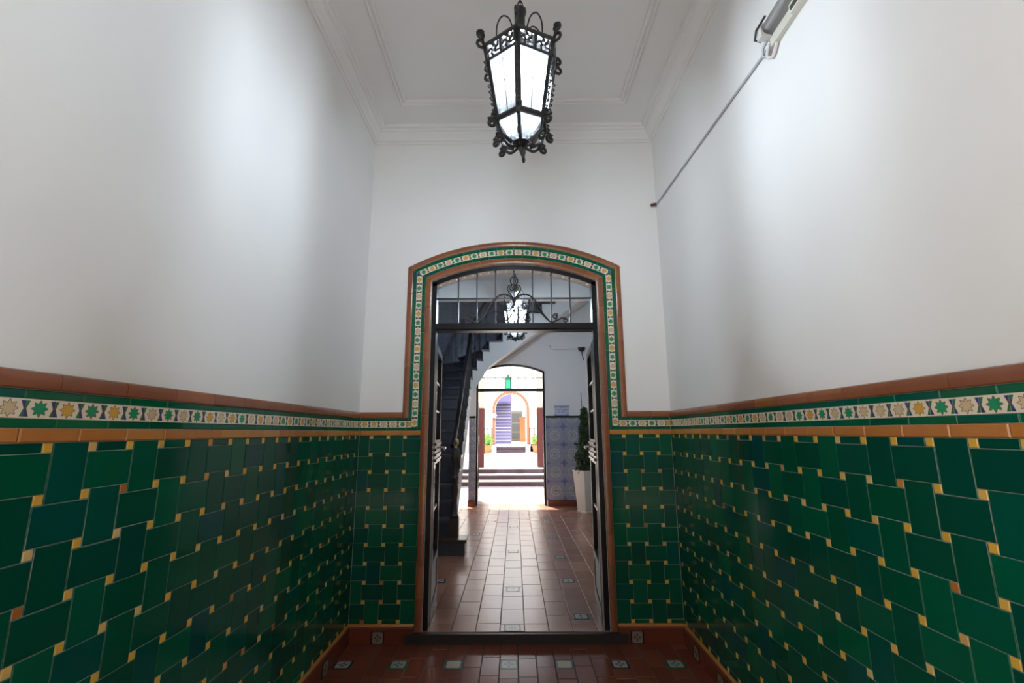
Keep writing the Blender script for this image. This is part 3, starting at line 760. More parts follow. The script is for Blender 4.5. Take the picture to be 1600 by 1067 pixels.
# ------------------------------------------------------------------ lobby shell
wall_box('wall_lobby_left', (-LX-T, D+0.22, -0.05), (-LX, 9.13, 5.7), PLASTER, 'white plaster wall of the lobby behind the stairs')
wall_box('wall_lobby_right', (LX, D+0.22, -0.05), (LX+T, 9.13, 5.7), PLASTER, 'white plaster wall on the right of the lobby')
for s_ in (-1, 1):
    x0, x1 = sorted((s_*(WX+T), s_*(LX+T))); wall_box('wall_lobby_near', (x0, D+0.02, -0.05), (x1, D+0.22, 4.0), PLASTER, 'white return wall of the lobby beside the inner doorway')
wall_box('ceiling_lobby', (-LX-T, D+0.22, 3.79), (LX+T, 7.06, 3.9), CEIL, 'white ceiling of the lobby')
wall_box('trim_5', (-LX, 7.06, 3.49), (LX, 7.26, 5.7), CEIL, 'white ceiling beam in front of the stairwell')
wall_box('ceiling_stairwell', (-LX-T, 7.06, 5.6), (LX+T, 9.13, 5.7), CEIL, 'white ceiling high above the stairwell')
zs2 = ACZ+math.sqrt(AR*AR-0.66*0.66)
wlf = arch_wall('wall_lobby_far', YF, 9.13, -LX-T, LX+T, -0.05, 5.7, [(-1.66, -0.87, -0.05, 2.05, 2.05), (-0.74, 0.58, -0.05, zs2, ACZ+AR)], PLASTER, 'white far wall of the lobby with blue tile dado and arched door')
sfw = Surf((0, YF, 0), (1, 0, 0), (0, -1, 0), wlf)
A = 0.166
def blue_dado(sf, a0, a1, z0, z1):
    nx = max(1, math.ceil((a1-a0)/A-0.2)); nz = round((z1-z0)/A)
    me = tile_mesh(A-0.003, A-0.003, 0.010, AZ, 0.0015, 'blue_tile')
    for i in range(nx):
        for k in range(nz):
            # quarter medallions: turn each tile so four meet at a centre
            q = {(0, 0): 0, (1, 0): 1, (1, 1): 2, (0, 1): 3}[(i % 2, k % 2)]
            a = a0+(i+0.5)*A
            if a+A/2 > a1+0.01:
                w_ = a1-(a-A/2)
                if w_ > 0.02: sf.tile('blue_tile', a-A/2, a1, z0+k*A, z0+(k+1)*A, AZ, 0.010)
                continue
            put('blue_tile', me, sf.p, sf.M(a, z0+(k+0.5)*A, rot=q*PI/2))
blue_dado(sfw, 0.585, LX, 0.17, 1.66)
blue_dado(sfw, -0.868, -0.742, 0.17, 1.66)
wall_box('trim_6', (0.585, YF-0.02, 1.664), (LX, YF, 1.70), BLACK, 'dark ledge topping the blue tile dado')
wall_box('trim_7', (-0.868, YF-0.02, 1.664), (-0.742, YF, 1.70), BLACK, 'dark ledge topping the blue tiled pier')
wall_box('baseboard_lobby', (0.60, YF-0.03, ZF2), (LX, YF, 0.17), SKIRT, 'brick red skirting under the blue dado')
wall_box('baseboard_pier', (-0.875, YF-0.03, ZF2), (-0.742, YF, 0.17), SKIRT, 'brick red skirting of the narrow pier')

# ------------------------------------------------------------------ staircase
stair = tag(empty('staircase', (-0.74, 5.45, ZF2)), 'dark tiled winding staircase with iron railing and white curved soffit', 'staircase')
SINV = Matrix.Translation((0.74, -5.45, -ZF2))
RIS = 0.172; IX = -0.74; IY = 7.97; RW = 0.30
inner, outer = [], []
for i in range(13):                               # straight part, nosing lines
    y = 5.47+i*(IY-RW-5.47)/12; inner.append((IX, y)); outer.append((-LX+0.005, y+max(0, i-9)*0.09))
for i, (ox, oy) in enumerate([(-LX+0.005, 8.35), (-LX+0.005, 8.87), (-1.10, 8.87), (-0.62, 8.87)], 1):
    a = PI-(PI/2)*i/4; inner.append((IX+RW+RW*math.cos(a), IY-RW+RW*math.sin(a))); outer.append((ox, oy))
for i in range(1, 10): inner.append((IX+RW+i*0.235, IY)); outer.append((-0.62+(i*0.235)*(0.235*9+IX+RW+0.62)/(9*0.235), 8.87))
def zt(i): return ZF2+RIS*(i+1)
def zsof(i): return ZF2+RIS*i-0.30
n_st = len(inner)-1
for i in range(n_st):
    a, b, c, d = inner[i], inner[i+1], outer[i+1], outer[i]
    z1 = zt(i); z0 = max(z1-RIS-0.02, ZF2)
    if i == 0: a, d = (-0.56, a[1]-0.06), (d[0], d[1]-0.06); b = (-0.56, b[1])
    poly = [a, b, c, d]
    if i == 14 or i == 13: pass
    vs = [(p[0], p[1], z0) for p in poly]+[(p[0], p[1], z1-0.035) for p in poly]
    fs = [(3,2,1,0),(4,5,6,7)]+[(k, (k+1) % 4, 4+(k+1) % 4, 4+k) for k in range(4)]
    stp = MB().add(vs, fs).build('step', STAIRDARK, stair, SINV)
    # tread with nosing
    ax = Vector((a[0]-b[0], a[1]-b[1])); ax = ax.normalized()*0.025 if ax.length > 1e-6 else Vector((0, 0))
    dxv = Vector((d[0]-c[0], d[1]-c[1])); dxv = dxv.normalized()*0.025 if dxv.length > 1e-6 else Vector((0, 0))
    sx = Vector((a[0]-d[0], a[1]-d[1])).normalized()*0.018
    tp = [(a[0]+ax.x+sx.x, a[1]+ax.y+sx.y), (b[0]+sx.x, b[1]+sx.y), c, (d[0]+dxv.x, d[1]+dxv.y)]
    vs = [(p[0], p[1], z1-0.035) for p in tp]+[(p[0], p[1], z1) for p in tp]
    t_ = MB().add(vs, fs).build('tread', TREAD if i else WOODB, stp)
# white spandrel on the open side and plaster soffit
def lerp(p, q, t): return (p[0]+(q[0]-p[0])*t, p[1]+(q[1]-p[1])*t)
mb = MB()
for i in range(1, n_st):
    a, b = inner[i], inner[i+1]; n = Vector((b[1]-a[1], -(b[0]-a[0]))).normalized()*0.012
    top = zt(i)-0.037
    q = [(a[0]+n.x, a[1]+n.y, max(zsof(i), ZF2)), (b[0]+n.x, b[1]+n.y, max(zsof(i+1), ZF2)), (b[0]+n.x, b[1]+n.y, top), (a[0]+n.x, a[1]+n.y, top)]
    q2 = [(a[0]-n.x, a[1]-n.y, q[0][2]), (b[0]-n.x, b[1]-n.y, q[1][2]), (b[0]-n.x, b[1]-n.y, top), (a[0]-n.x, a[1]-n.y, top)]
    mb.add(q+q2, [(0,1,2,3),(7,6,5,4),(0,4,5,1),(1,5,6,2),(2,6,7,3),(3,7,4,0)])
mb.build('spandrel', PLASTER, stair, SINV)
mb = MB()
for i in range(1, n_st):
    a, b, c, d = inner[i], inner[i+1], outer[i+1], outer[i]
    za, zb = max(zsof(i), ZF2), max(zsof(i+1), ZF2)
    vs = [(a[0], a[1], za), (b[0], b[1], zb), (c[0], c[1], zb), (d[0], d[1], za)]
    mb.add(vs+[(p[0], p[1], p[2]+0.06) for p in vs], [(3,2,1,0),(4,5,6,7)]+[(k, (k+1) % 4, 4+(k+1) % 4, 4+k) for k in range(4)])
mb.build('soffit', PLASTER, stair, SINV)
# tiled dado along the wall side
path = [(-LX+0.012, 5.3+0.25*i, ZF2+RIS*(0.25*i/0.18)) for i in range(10)]
cxa, cya, ra = -LX+0.012+0.95, 8.87-0.95, 0.95
for i in range(1, 11):
    a = PI-(PI/2)*i/10; path.append((cxa+ra*math.cos(a), cya+ra*math.sin(a), 2.30+RIS*4*i/10))
zz = path[-1][2]
for i in range(1, 9): path.append((cxa+i*0.25, 8.868, zz+RIS*i*0.25/0.235))
me_v, me_f, uvs = [], [], []
sdist = 0
for i, (x, y, z) in enumerate(path):
    if i: sdist += math.dist(path[i-1][:2], (x, y))
    me_v += [(x, y, z-0.35), (x, y, z+1.30)]; uvs.append((sdist, z-0.35, z+1.30))
for i in range(len(path)-1): me_f.append((2*i, 2*i+2, 2*i+3, 2*i+1))
mb = MB().add(me_v, me_f); o = mb.build('wall_tiling', DADO, stair, SINV, fix=False)
uvl = o.data.uv_layers.new(name='UVMap')
for poly in o.data.polygons:
    for li in poly.loop_indices:
        vi = o.data.loops[li].vertex_index; uvl.data[li].uv = (uvs[vi//2][0], uvs[vi//2][1+vi % 2])
# railing
rail = []
for i in range(1, n_st):
    m = lerp(inner[i], inner[i+1], 0.5)
    if i == 1: m = (IX+0.02, inner[1][1]-0.10)
    z = zt(i)
    rail.append((m[0], m[1], z+0.88))
    for t in ((0.25, 0.75) if i < 12 or i > 16 else (0.5,)):
        if i < 2 and t < 0.5: continue
        p = lerp(inner[i], inner[i+1], t)
        mb = MB(); zb_, zt_ = z, z+0.86+(t-0.5)*RIS
        mb.tube([(p[0], p[1], zb_), (p[0], p[1], zt_)], 0.008, 5)
        mb.lathe([(0.008, 0), (0.020, 0.05), (0.008, 0.10)], 6, Matrix.Translation((p[0], p[1], zb_+0.30)))
        mb.lathe([(0.008, 0), (0.020, 0.05), (0.008, 0.10)], 6, Matrix.Translation((p[0], p[1], zb_+0.55)))
        mb.build('baluster', IRON, stair, SINV)
rail = [(rail[0][0]+0.0, rail[0][1]-0.13, rail[0][2]-0.05)]+rail
MB().tube(smooth_path(rail, 4), 0.026, 8).build('handrail', BLACK, stair, SINV, smooth=True)
nx_, ny_ = -0.70, 5.58
mb = MB().box((nx_-0.05, ny_-0.05, zt(0)), (nx_+0.05, ny_+0.05, zt(0)+0.20))
mb.lathe([(0.042, 0.20), (0.048, 0.22), (0.030, 0.25), (0.026, 0.40), (0.040, 0.50), (0.028, 0.60), (0.044, 0.64), (0.030, 0.68), (0.034, 0.80), (0.046, 0.84), (0.046, 0.96), (0.030, 0.98)], 14, Matrix.Translation((nx_, ny_, zt(0))))
nw = mb.build('newel_post', WOODB, stair, SINV, smooth=True)
MB().lathe([(0.016, 0.98), (0.014, 1.0), (0.030, 1.02), (0.038, 1.045), (0.030, 1.075), (0.010, 1.09)], 14, Matrix.Translation((nx_, ny_, zt(0)))).build('brass_finial', BRASS, nw, smooth=True)

# ------------------------------------------------------------------ passage beyond the far door
PX = 1.95
fp = wall_box('floor_passage', (-PX, 9.13, -0.05), (PX, 12.06, ZF2), simple('worn_glare_tile', (0.52, 0.47, 0.45), (0.45, 0.40, 0.38), 0.25, nscale=4), 'worn floor of the passage beyond the far door, glare put into its pale colour')  # pale base colour stands in for courtyard glare on the tiles
wall_box('wall_passage_left', (-PX-T, 9.13, -0.05), (-PX, 13.3, 3.9), WHITEW, 'white left wall of the far passage')
wall_box('wall_passage_right', (PX, 9.13, -0.05), (PX+T, 13.3, 3.9), WHITEW, 'white right wall of the far passage')
wall_box('trim_11', (-PX-T, 12.7, 3.62), (PX+T, 13.0, 3.9), CEIL, 'white lintel beam over the courtyard opening')
ZP = ZF2+0.39
steps = tag(empty('stone_steps', (0, 12.06, ZF2)), 'three broad dark purple steps rising to the sunlit courtyard', 'steps')
for i in range(3):
    s_ = MB().box((-PX+0.003, 12.06+0.3*i, -0.05), (PX, 12.995, ZF2+0.13*(i+1)-0.03)).build('step', PURPLE, steps, Matrix.Translation((0, -12.06, -ZF2)))
    MB().box((-PX, 12.045+0.3*i, ZF2+0.13*(i+1)-0.03), (PX, 12.06+0.3*(i+1)+0.02 if i < 2 else 12.995, ZF2+0.13*(i+1))).build('tread', PAVE, s_)
wp = arch_wall('wall_portal', 13.0, 13.3, -PX-T, PX+T, -0.05, 3.9, [(-1.95, -1.22, ZP-0.01, 2.5, 2.8), (-0.86, 0.62, ZP-0.01, 3.45, 3.62)], PEACH, 'peach wall between passage and courtyard')
for nm, x0, x1 in (('trim_8', -1.13, -0.86), ('trim_9', 0.62, 0.95)):
    wall_box(nm, (x0, 12.97, ZP), (x1, 13.0, 2.06), REDD, 'oxblood painted dado left of the courtyard opening' if x0 < 0 else 'oxblood painted dado right of the courtyard opening')
    wall_box(nm, (x0 if x0 > 0 else x1-0.02, 13.0, ZP), (x0+0.02 if x0 > 0 else x1, 13.3, 2.06), REDD, 'oxblood painted reveal left of the courtyard opening' if x0 < 0 else 'oxblood painted reveal right of the courtyard opening')

# ------------------------------------------------------------------ courtyard
CXW = 4.2; YB = 23.0
wall_box('floor_courtyard', (-CXW, 13.3, ZP-0.2), (CXW, YB+8, ZP), PAVE, 'sunlit pale paving of the courtyard')
wall_box('wall_courtyard_left', (-CXW-T, 13.3, -0.05), (-CXW, YB, 4.6), WHITEW, 'whitewashed left wall of the courtyard')
wall_box('wall_courtyard_right', (CXW, 13.3, -0.05), (CXW+T, YB, 4.6), WHITEW, 'whitewashed right wall of the courtyard')
wall_box('wall_portal_side', (-CXW-T, 13.0, -0.05), (-PX-T, 13.3, 3.9), WHITEW, 'whitewashed wall beside the courtyard opening on the left')
wall_box('wall_portal_side', (PX+T, 13.0, -0.05), (CXW+T, 13.3, 3.9), WHITEW, 'whitewashed wall beside the courtyard opening on the right')
ac, ar_ = -0.19, 0.78; ZA = ZP+0.36
wca = arch_wall('wall_courtyard_back', YB, YB+0.35, -CXW-T, CXW+T, -0.05, 5.0, [(ac-ar_, ac+ar_, ZA-0.02, 2.50, 2.50+ar_)], WHITEW, 'whitewashed courtyard wall with the round arch')
RINGM = simple('terracotta_stone', (0.34, 0.15, 0.09), (0.28, 0.12, 0.07), 0.8, nscale=3)
arch_ring = struct(empty('trim_10'), 'terracotta coloured surround of the round courtyard arch')
for i in range(15):
    a0, a1 = PI*i/15, PI*(i+1)/15-0.01
    p = [(ac+r*math.cos(a), 2.50+r*math.sin(a)) for r, a in ((ar_, a0), (ar_+0.13, a0), (ar_+0.13, a1), (ar_, a1))]
    MB().prism(p, (0, 0, 0), (1, 0, 0), (0, 0, 1), (0, 1, 0), YB-0.03, YB+0.05).build('arch_stone', RINGM, arch_ring)
mb = MB()
for s_ in (-1, 1):
    MB().box((ac+s_*(ar_+0.065)-0.065, YB-0.03, ZA), (ac+s_*(ar_+0.065)+0.065, YB+0.05, 2.49)).build('arch_pier', RINGM, arch_ring)
cs = tag(empty('courtyard_steps', (ac, 22.1, ZP)), 'low purple steps below the round courtyard arch', 'steps')
for i in range(3):
    MB().box((ac-0.66, 22.1+0.3*i, ZP), (ac+0.66, YB, ZP+0.12*(i+1))).build('step', PURPLE if i < 2 else PAVE, cs, Matrix.Translation((-ac, -22.1, -ZP)))
wall_box('floor_hall_far', (-1.6, YB, ZP), (1.4, YB+8, ZA), PAVE, 'pale floor beyond the round courtyard arch')
wall_box('wall_hall_left', (-1.17, YB+0.35, ZP), (-1.07, YB+8, 5), WHITEW, 'white wall left of the blue stair beyond the arch')
wall_box('wall_hall_right', (1.0, YB+0.35, ZP), (1.1, YB+8, 5), WHITEW, 'white wall right beyond the arch')
wall_box('wall_hall_back', (-1.15, YB+7.8, ZP), (1.1, YB+8, 5), WHITEW, 'white wall at the end of the hall beyond the arch')
bs = tag(empty('blue_staircase', (-0.6, 24.2, ZA)), 'blue tiled stair climbing behind the left half of the round arch', 'staircase')
for i in range(15):
    s_ = MB().box((-1.05, 24.2+0.22*i, ZA), (-0.20, 24.2+0.22*(i+1), ZA+0.17*(i+1)-0.03)).build('riser', BLUERISER, bs, Matrix.Translation((0.6, -24.2, -ZA)))
    MB().box((-1.05, 24.18+0.22*i, ZA+0.17*(i+1)-0.03), (-0.20, 24.2+0.22*(i+1), ZA+0.17*(i+1))).build('tread', WHITEW, s_)
MB().box((-1.05, 23.9, 2.95), (-0.20, 27.5, 3.4)).build('upper_landing', BLUERISER, bs, Matrix.Translation((0.6, -24.2, -ZA)))
gd = tag(empty('far_door', (0.15, 30.7, ZA)), 'grey panelled door at the end of the hall seen through the arch', 'door')
GM = Matrix.Translation((-0.15, -30.7, -ZA))
MB().box((-0.25, 30.72, ZA), (0.5, 30.79, 2.75)).build('door_body', simple('grey_door_paint', (0.30, 0.29, 0.27), None, 0.6), gd, GM)
for z0, z1 in ((ZA+0.15, 1.35), (1.45, 1.95), (2.05, 2.6)):
    MB().box((-0.18, 30.70, z0), (0.43, 30.72, z1)).build('door_panel', simple('grey_panel', (0.16, 0.17, 0.17), None, 0.4), gd, GM)
oc = MB().box((0.30, 28.0, ZA), (0.62, 28.3, 2.2)).box((0.27, 27.97, 2.2), (0.65, 28.33, 2.28)).build('orange_pillar', ORANGEW); tag(oc, 'orange painted pillar stub in the hall beyond the arch', 'pillar')
gl = tag(empty('globe_lamp', (-1.0, 22.85, 2.20)), 'white globe wall lamp left of the round courtyard arch', 'lamp')
MB().lathe([(0.03, -0.12), (0.09, -0.09), (0.125, 0.0), (0.09, 0.09), (0.03, 0.12)], 12).build('globe', WHITEW, gl, smooth=True)
MB().tube([(0, 0, -0.10), (0, 0.06, -0.2), (0, 0.15, -0.22)], 0.015, 6).build('bracket', IRON, gl)
# planting
def leaf_cloud(n, fn, size, mat, name, parent):
    mb = MB()
    for _ in range(n):
        p, out = fn()
        d = Vector((random.gauss(0, 1), random.gauss(0, 1), random.gauss(0, 1)))+out*1.2; d.normalize()
        sd = d.orthogonal().normalized(); sd = Matrix.Rotation(random.random()*2*PI, 3, d) @ sd
        l = size*random.uniform(0.7, 1.3); w_ = l*0.33; nrm = d.cross(sd)*l*0.12
        mb.add([p, p+d*l*0.5+sd*w_, p+d*l+nrm, p+d*l*0.5-sd*w_], [(0, 1, 2, 3)])
    return mb.build(name, mat, parent, fix=False)
def flower_pot(x, y, label, lm, fl):
    r = tag(empty('flower_pot', (x, y, ZP)), label, 'potted plant', 'potted plants by the courtyard steps')
    MB().lathe([(0.13, 0), (0.19, 0.30), (0.21, 0.30), (0.21, 0.36), (0.18, 0.36), (0.17, 0.31)], 14).build('pot', CLAYPOT, r, smooth=True)
    def f():
        v = Vector((random.gauss(0, 1), random.gauss(0, 1), random.gauss(0, 1))).normalized(); return Vector((0, 0, 0.58))+Vector((v.x*0.22, v.y*0.22, v.z*0.26))*random.random()**0.4, v
    leaf_cloud(260, f, 0.10, lm, 'foliage', r)
    if fl: leaf_cloud(40, f, 0.07, FLOWER, 'blossoms', r)
flower_pot(-1.25, 21.4, 'leafy green plant in clay pot left of the courtyard steps', LEAF2, False)
flower_pot(0.98, 21.4, 'red flowering plant in clay pot right of the courtyard steps', LEAF2, True)
for x, lb in ((-0.98, 'left'), (0.60, 'right')):
    p = tag(empty('pedestal', (x, 22.0, ZP)), 'small white pedestal at the %s end of the courtyard steps' % lb, 'pedestal')
    MB().box((-0.11, -0.11, 0), (0.11, 0.11, 0.30)).build('shaft', WHITEW, p); MB().box((-0.14, -0.14, 0.30), (0.14, 0.14, 0.36)).build('top_slab', WHITEW, p)
    q = tag(empty('iron_railing', (x+(-0.12 if x < 0 else 0.12), 22.5, ZP)), 'black iron railing beside the %s pedestal in the courtyard' % lb, 'railing')
    sg = -1 if x < 0 else 1
    for k in range(3): MB().tube([(sg*k*0.2, 0, 0), (sg*k*0.2, 0, 1.15)], 0.018, 6).build('post', IRON, q)
    for z in (0.25, 1.1): MB().tube([(0, 0, z), (sg*0.4, 0, z)], 0.012, 6).build('rail', IRON, q)

# ------------------------------------------------------------------ hexagonal hanging lantern
def make_lantern(tip, rot, ceiling_z, power, label, colour=(0.88, 0.94, 1.0)):
    root = tag(empty('hanging_lantern', tip, None, rot), label, 'lantern')
    RB, RT, ZB_, ZG, ZFT = 0.114, 0.172, 0.170, 0.440, 0.510
    def cp(k, r, z): a = -PI/2+k*PI/3; return Vector((r*math.cos(a), r*math.sin(a), z))
    def rz(z):
        return RB+(RT-RB)*(z-ZB_)/(ZFT-ZB_)
    for k in range(6):
        o = cp(k, 1, 0); t = Vector((-o.y, o.x, 0))
        # corner bar, slightly winged
        e = 0.0135*t
        q0, q1 = cp(k, RB, ZB_-0.010), cp(k, RT, ZFT+0.012)
        vs = [q+w for q in (q0, q1) for w in (o*0.006, -o*0.004+e, -o*0.010, -o*0.004-e)]
        MB().add(vs, [(0,1,5,4),(1,2,6,5),(2,3,7,6),(3,0,4,7),(0,3,2,1),(4,5,6,7)]).build('corner_bar', IRON, root)
        MB().tube([cp(k, RB, ZB_), cp(k, RB*0.85, ZB_-0.06), cp(k, 0.045, 0.075)], 0.008, 6).build('hopper_bar', IRON, root)
        for z, r, rr in ((ZB_, RB, 0.0125), (ZFT, RT, 0.011), (ZG, rz(ZG), 0.008)):
            MB().tube([cp(k, r, z), cp(k+1, r, z)], rr, 6).build('ring_bar', IRON, root)
        # glass
        def pane(z0, z1, r0, r1, nm):
            ins = 0.006
            vs = []
            for rr in (0.0, 0.003):
                vs += [cp(k, r0-rr, z0), cp(k+1, r0-rr, z0), cp(k+1, r1-rr, z1), cp(k, r1-rr, z1)]
            return MB().add(vs, [(0,1,2,3),(7,6,5,4),(0,4,5,1),(1,5,6,2),(2,6,7,3),(3,7,4,0)]).build(nm, LANTGLASS, root)
        g = pane(ZB_+0.006, ZG-0.004, RB-0.004, rz(ZG)-0.004, 'glass_pane')
        m0, m1 = (cp(k, RB-.001, ZB_)+cp(k+1, RB-.001, ZB_))/2, (cp(k, rz(ZG)-.001, ZG)+cp(k+1, rz(ZG)-.001, ZG))/2
        MB().tube([m0, m1], 0.0018, 4).build('lead_came', IRON, g)
        zc = ZB_+0.55*(ZG-ZB_); MB().tube([cp(k, rz(zc)-.001, zc), cp(k+1, rz(zc)-.001, zc)], 0.0018, 4).build('lead_came', IRON, g)
        pane(0.082, ZB_-0.008, 0.050, RB-0.006, 'lower_glass_pane')
        # pierced fret band: two star rosettes with bars
        mb = MB(); zf = (ZG+ZFT)/2; rf = rz(zf); a_, b_ = cp(k, rf, zf), cp(k+1, rf, zf); u = (b_-a_).normalized(); up = ((cp(k, RT, ZFT)+cp(k+1, RT, ZFT))-(cp(k, rz(ZG), ZG)+cp(k+1, rz(ZG), ZG))).normalized()
        ln = (b_-a_).length
        for f in (0.27, 0.73):
            c = a_+u*ln*f
            for j in range(5):
                an = j*2*PI/5+0.3; mb.tube([c+(u*math.cos(an)+up*math.sin(an))*0.006, c+(u*math.cos(an)+up*math.sin(an))*0.020, c+(u*math.cos(an+0.5)+up*math.sin(an+0.5))*0.033], [0.009, 0.0075, 0.005], 4)
        for f in (0.04, 0.5, 0.96):
            c = a_+u*ln*f; mb.tube([c-up*0.033, c+up*0.033], 0.009, 4)
        mb.build('fret_panel', IRON, root)
        # scrolls at the top and bottom of each corner
        def sc(pts2, r, nm='scroll'):
            MB().tube([o*a+Vector((0, 0, b)) for a, b in pts2], r, 6).build(nm, IRON, root, smooth=True)
        sc(spiral((RT+0.018, ZFT+0.052), 0.006, 0.020, 1.0, 1.15)+[(RT+0.012, ZFT+0.022), (RT+0.004, ZFT+0.002)], 0.0075)
        sc([(RT+0.006, ZFT-0.008)]+[(RT+0.020+0.017*math.cos(t), ZFT+0.005+0.017*math.sin(t)) for t in (-1.8, -1.0, -0.2, 0.6, 1.4, 2.2, 3.0)], 0.0065)
        sc(spiral((RB+0.028, ZB_-0.028), 0.005, 0.022, 2.2, -1.2)+[(RB+0.010, ZB_+0.004)], 0.007)
        sc(spiral((RB+0.016, ZB_+0.012), 0.004, 0.013, -2.2, 1.1), 0.006)
        sc(spiral((0.108, 0.078), 0.005, 0.021, 2.4, -1.2)+[(0.092, 0.112), (0.100, ZB_-0.035)], 0.0068)
        sc(spiral((0.036, 0.098), 0.004, 0.014, -0.6, 1.2), 0.0055)
        sc(smooth_path([(0.094, 0.115), (0.082, 0.078), (0.055, 0.058), (0.020, 0.066)]), 0.0065)
        # little beads along the corner
        mb = MB()
        for j in range(9):
            z = ZB_+0.035+j*0.028; mb.tube([o*(rz(z)+0.008)+Vector((0, 0, z-0.008)), o*(rz(z)+0.017)+Vector((0, 0, z)), o*(rz(z)+0.008)+Vector((0, 0, z+0.008))], 0.004, 4)
        mb.build('beading', IRON, root)
        # roof segment and hoop
        vs = [cp(k, RT, ZFT), cp(k+1, RT, ZFT), cp(k+1, 0.03, 0.62), cp(k, 0.03, 0.62)]
        MB().add(vs+[v+Vector((0, 0, 0.004)) for v in vs], [(0,1,2,3),(7,6,5,4),(0,4,5,1),(1,5,6,2),(2,6,7,3),(3,7,4,0)]).build('roof_panel', IRON, root)
        sc(smooth_path([(0.03, 0.63), (0.055, 0.70), (0.09, 0.70), (0.115, 0.64), (0.118, 0.56)]), 0.0035, 'hoop')
    MB().lathe([(0.002, 0.022), (0.011, 0.046), (0.015, 0.058), (0.009, 0.064), (0.020, 0.070), (0.038, 0.082), (0.036, 0.088)], 12).build('finial', IRON, root, smooth=True)
    MB().lathe([(0.036, 0.60), (0.036, 0.63), (0.022, 0.65), (0.022, 0.74), (0.028, 0.75), (0.028, 0.77), (0.010, 0.785)], 12).build('spindle', IRON, root, smooth=True)
    b = MB().lathe([(0.012, 0.50), (0.018, 0.46), (0.034, 0.42), (0.040, 0.375), (0.034, 0.335), (0.018, 0.312), (0.004, 0.306)], 14).build('bulb', emit('led_bulb', colour, power), root, smooth=True)
    MB().lathe([(0.018, 0.498), (0.018, 0.56), (0.03, 0.60)], 10).build('lamp_holder', IRON, root)
    z = 0.785; top = ceiling_z-tip[2]-0.04; nl = int((top-z)/0.036)
    lk = MB()
    for t in range(12):
        pass
    pts = [(0.011*math.cos(t*2*PI/12), 0, 0.024*math.sin(t*2*PI/12)) for t in range(12)]
    me = MB().tube(pts, 0.0035, 5, closed=True).mesh('chain_link', IRON)
    stp_ = (top-z)/max(nl, 1)
    for j in range(nl+1): put('chain_link', me, root, Matrix.Translation((0, 0, z+0.012+j*stp_)) @ Matrix.Rotation(PI/2*(j % 2), 4, 'Z'))
    MB().lathe([(0.008, top-0.01), (0.05, top+0.01), (0.06, top+0.04)], 14).build('ceiling_rose', IRON, root, smooth=True)
    return root
make_lantern((0.036, 1.80, 2.548), math.radians(-6), ZC, BULB_1, 'large black wrought iron lantern hanging in the entrance hall')
make_lantern((0.019, 5.80, 2.510), math.radians(12), 3.79, BULB_2, 'black wrought iron lantern hanging in the lobby behind the transom', (0.74, 0.87, 1.0))

# green glass lantern in the courtyard opening
g = tag(empty('green_lantern', (-0.18, 13.15, 2.62)), 'small green glass lantern hanging in the courtyard opening', 'lantern')
for k in range(4):
    a = PI/4+k*PI/2
    MB().tube([(0.12*math.cos(a), 0.12*math.sin(a), 0), (0.09*math.cos(a), 0.09*math.sin(a), 0.26)], 0.012, 5).build('corner_bar', simple('green_patina', (0.02, 0.14, 0.09), None, 0.5), g)
    c0, c1 = a, a+PI/2
    vs = [(0.115*math.cos(c0), 0.115*math.sin(c0), 0.01), (0.115*math.cos(c1), 0.115*math.sin(c1), 0.01), (0.085*math.cos(c1), 0.085*math.sin(c1), 0.25), (0.085*math.cos(c0), 0.085*math.sin(c0), 0.25)]
    MB().add(vs, [(0, 1, 2, 3)]).build('glass_pane', GREENGLASS, g)
GP = simple('green_patina_cap', (0.02, 0.16, 0.10), None, 0.5)
MB().lathe([(0.13, 0.255), (0.13, 0.27), (0.05, 0.33), (0.03, 0.37), (0.01, 0.40)], 8).build('cap', GP, g); MB().lathe([(0.13, -0.02), (0.13, 0.005)], 8).build('base_plate', GP, g)
MB().tube([(0, 0, 0.40), (0, 0, 0.98)], 0.008, 5).build('hanger', IRON, g)

# ------------------------------------------------------------------ strip light and cable on the right wall
fx = tag(empty('strip_light', (WX, 1.74, 3.10)), 'wall mounted strip light with clear cover high on the right wall', 'light fixture')
FL = -1.25
MB().box((-0.022, FL, -0.050), (-0.002, 0, 0.050)).build('base_tray', CREAMP, fx)
pts = []
pr = [(-0.022, -0.005), (-0.045, -0.002), (-0.062, 0.012), (-0.066, 0.030), (-0.058, 0.047), (-0.022, 0.052)]
vs = [(x, y, z) for y in (FL, -0.02) for x, z in pr]; k = len(pr)
MB().add(vs, [(i, i+1, k+i+1, k+i) for i in range(k-1)]+[tuple(range(k)), tuple(range(k, 2*k))]).build('clear_cover', CLEARP, fx)
MB().box((-0.034, FL, -0.048), (-0.022, -0.16, -0.006)).build('ballast_cover', WHITEP, fx)
MB().box((-0.038, FL+0.2, -0.040), (-0.033, -0.17, -0.022)).build('label_strip', simple('olive_label', (0.05, 0.06, 0.02), None, 0.5), fx)
MB().tube([(-0.045, FL, 0.022), (-0.045, -0.03, 0.022)], 0.013, 10).build('tube_lamp', WHITEP, fx, smooth=True)
MB().box((-0.070, -0.02, -0.01), (-0.002, 0.015, 0.054)).build('end_cap', WHITEP, fx)
MB().tube([(-0.068, -0.06, 0.050), (-0.078, 0.0, 0.035), (-0.076, 0.022, 0.005), (-0.05, 0.020, -0.004)], 0.005, 5).build('clip', IRON, fx, smooth=True)
MB().tube(smooth_path([(-0.03, 0.01, -0.01), (-0.03, 0.045, -0.02), (-0.02, 0.06, -0.045), (-0.012, 0.03, -0.055), (-0.012, 0.0, -0.04)]), 0.006, 6).build('cable_loop', GREYC, fx, smooth=True)
MB().tube(smooth_path([(-0.03, 0.0, -0.03), (-0.025, 0.03, -0.07), (-0.012, 0.01, -0.085), (-0.012, -0.03, -0.05)]), 0.007, 6).build('cable_loop', WHITEP, fx, smooth=True)
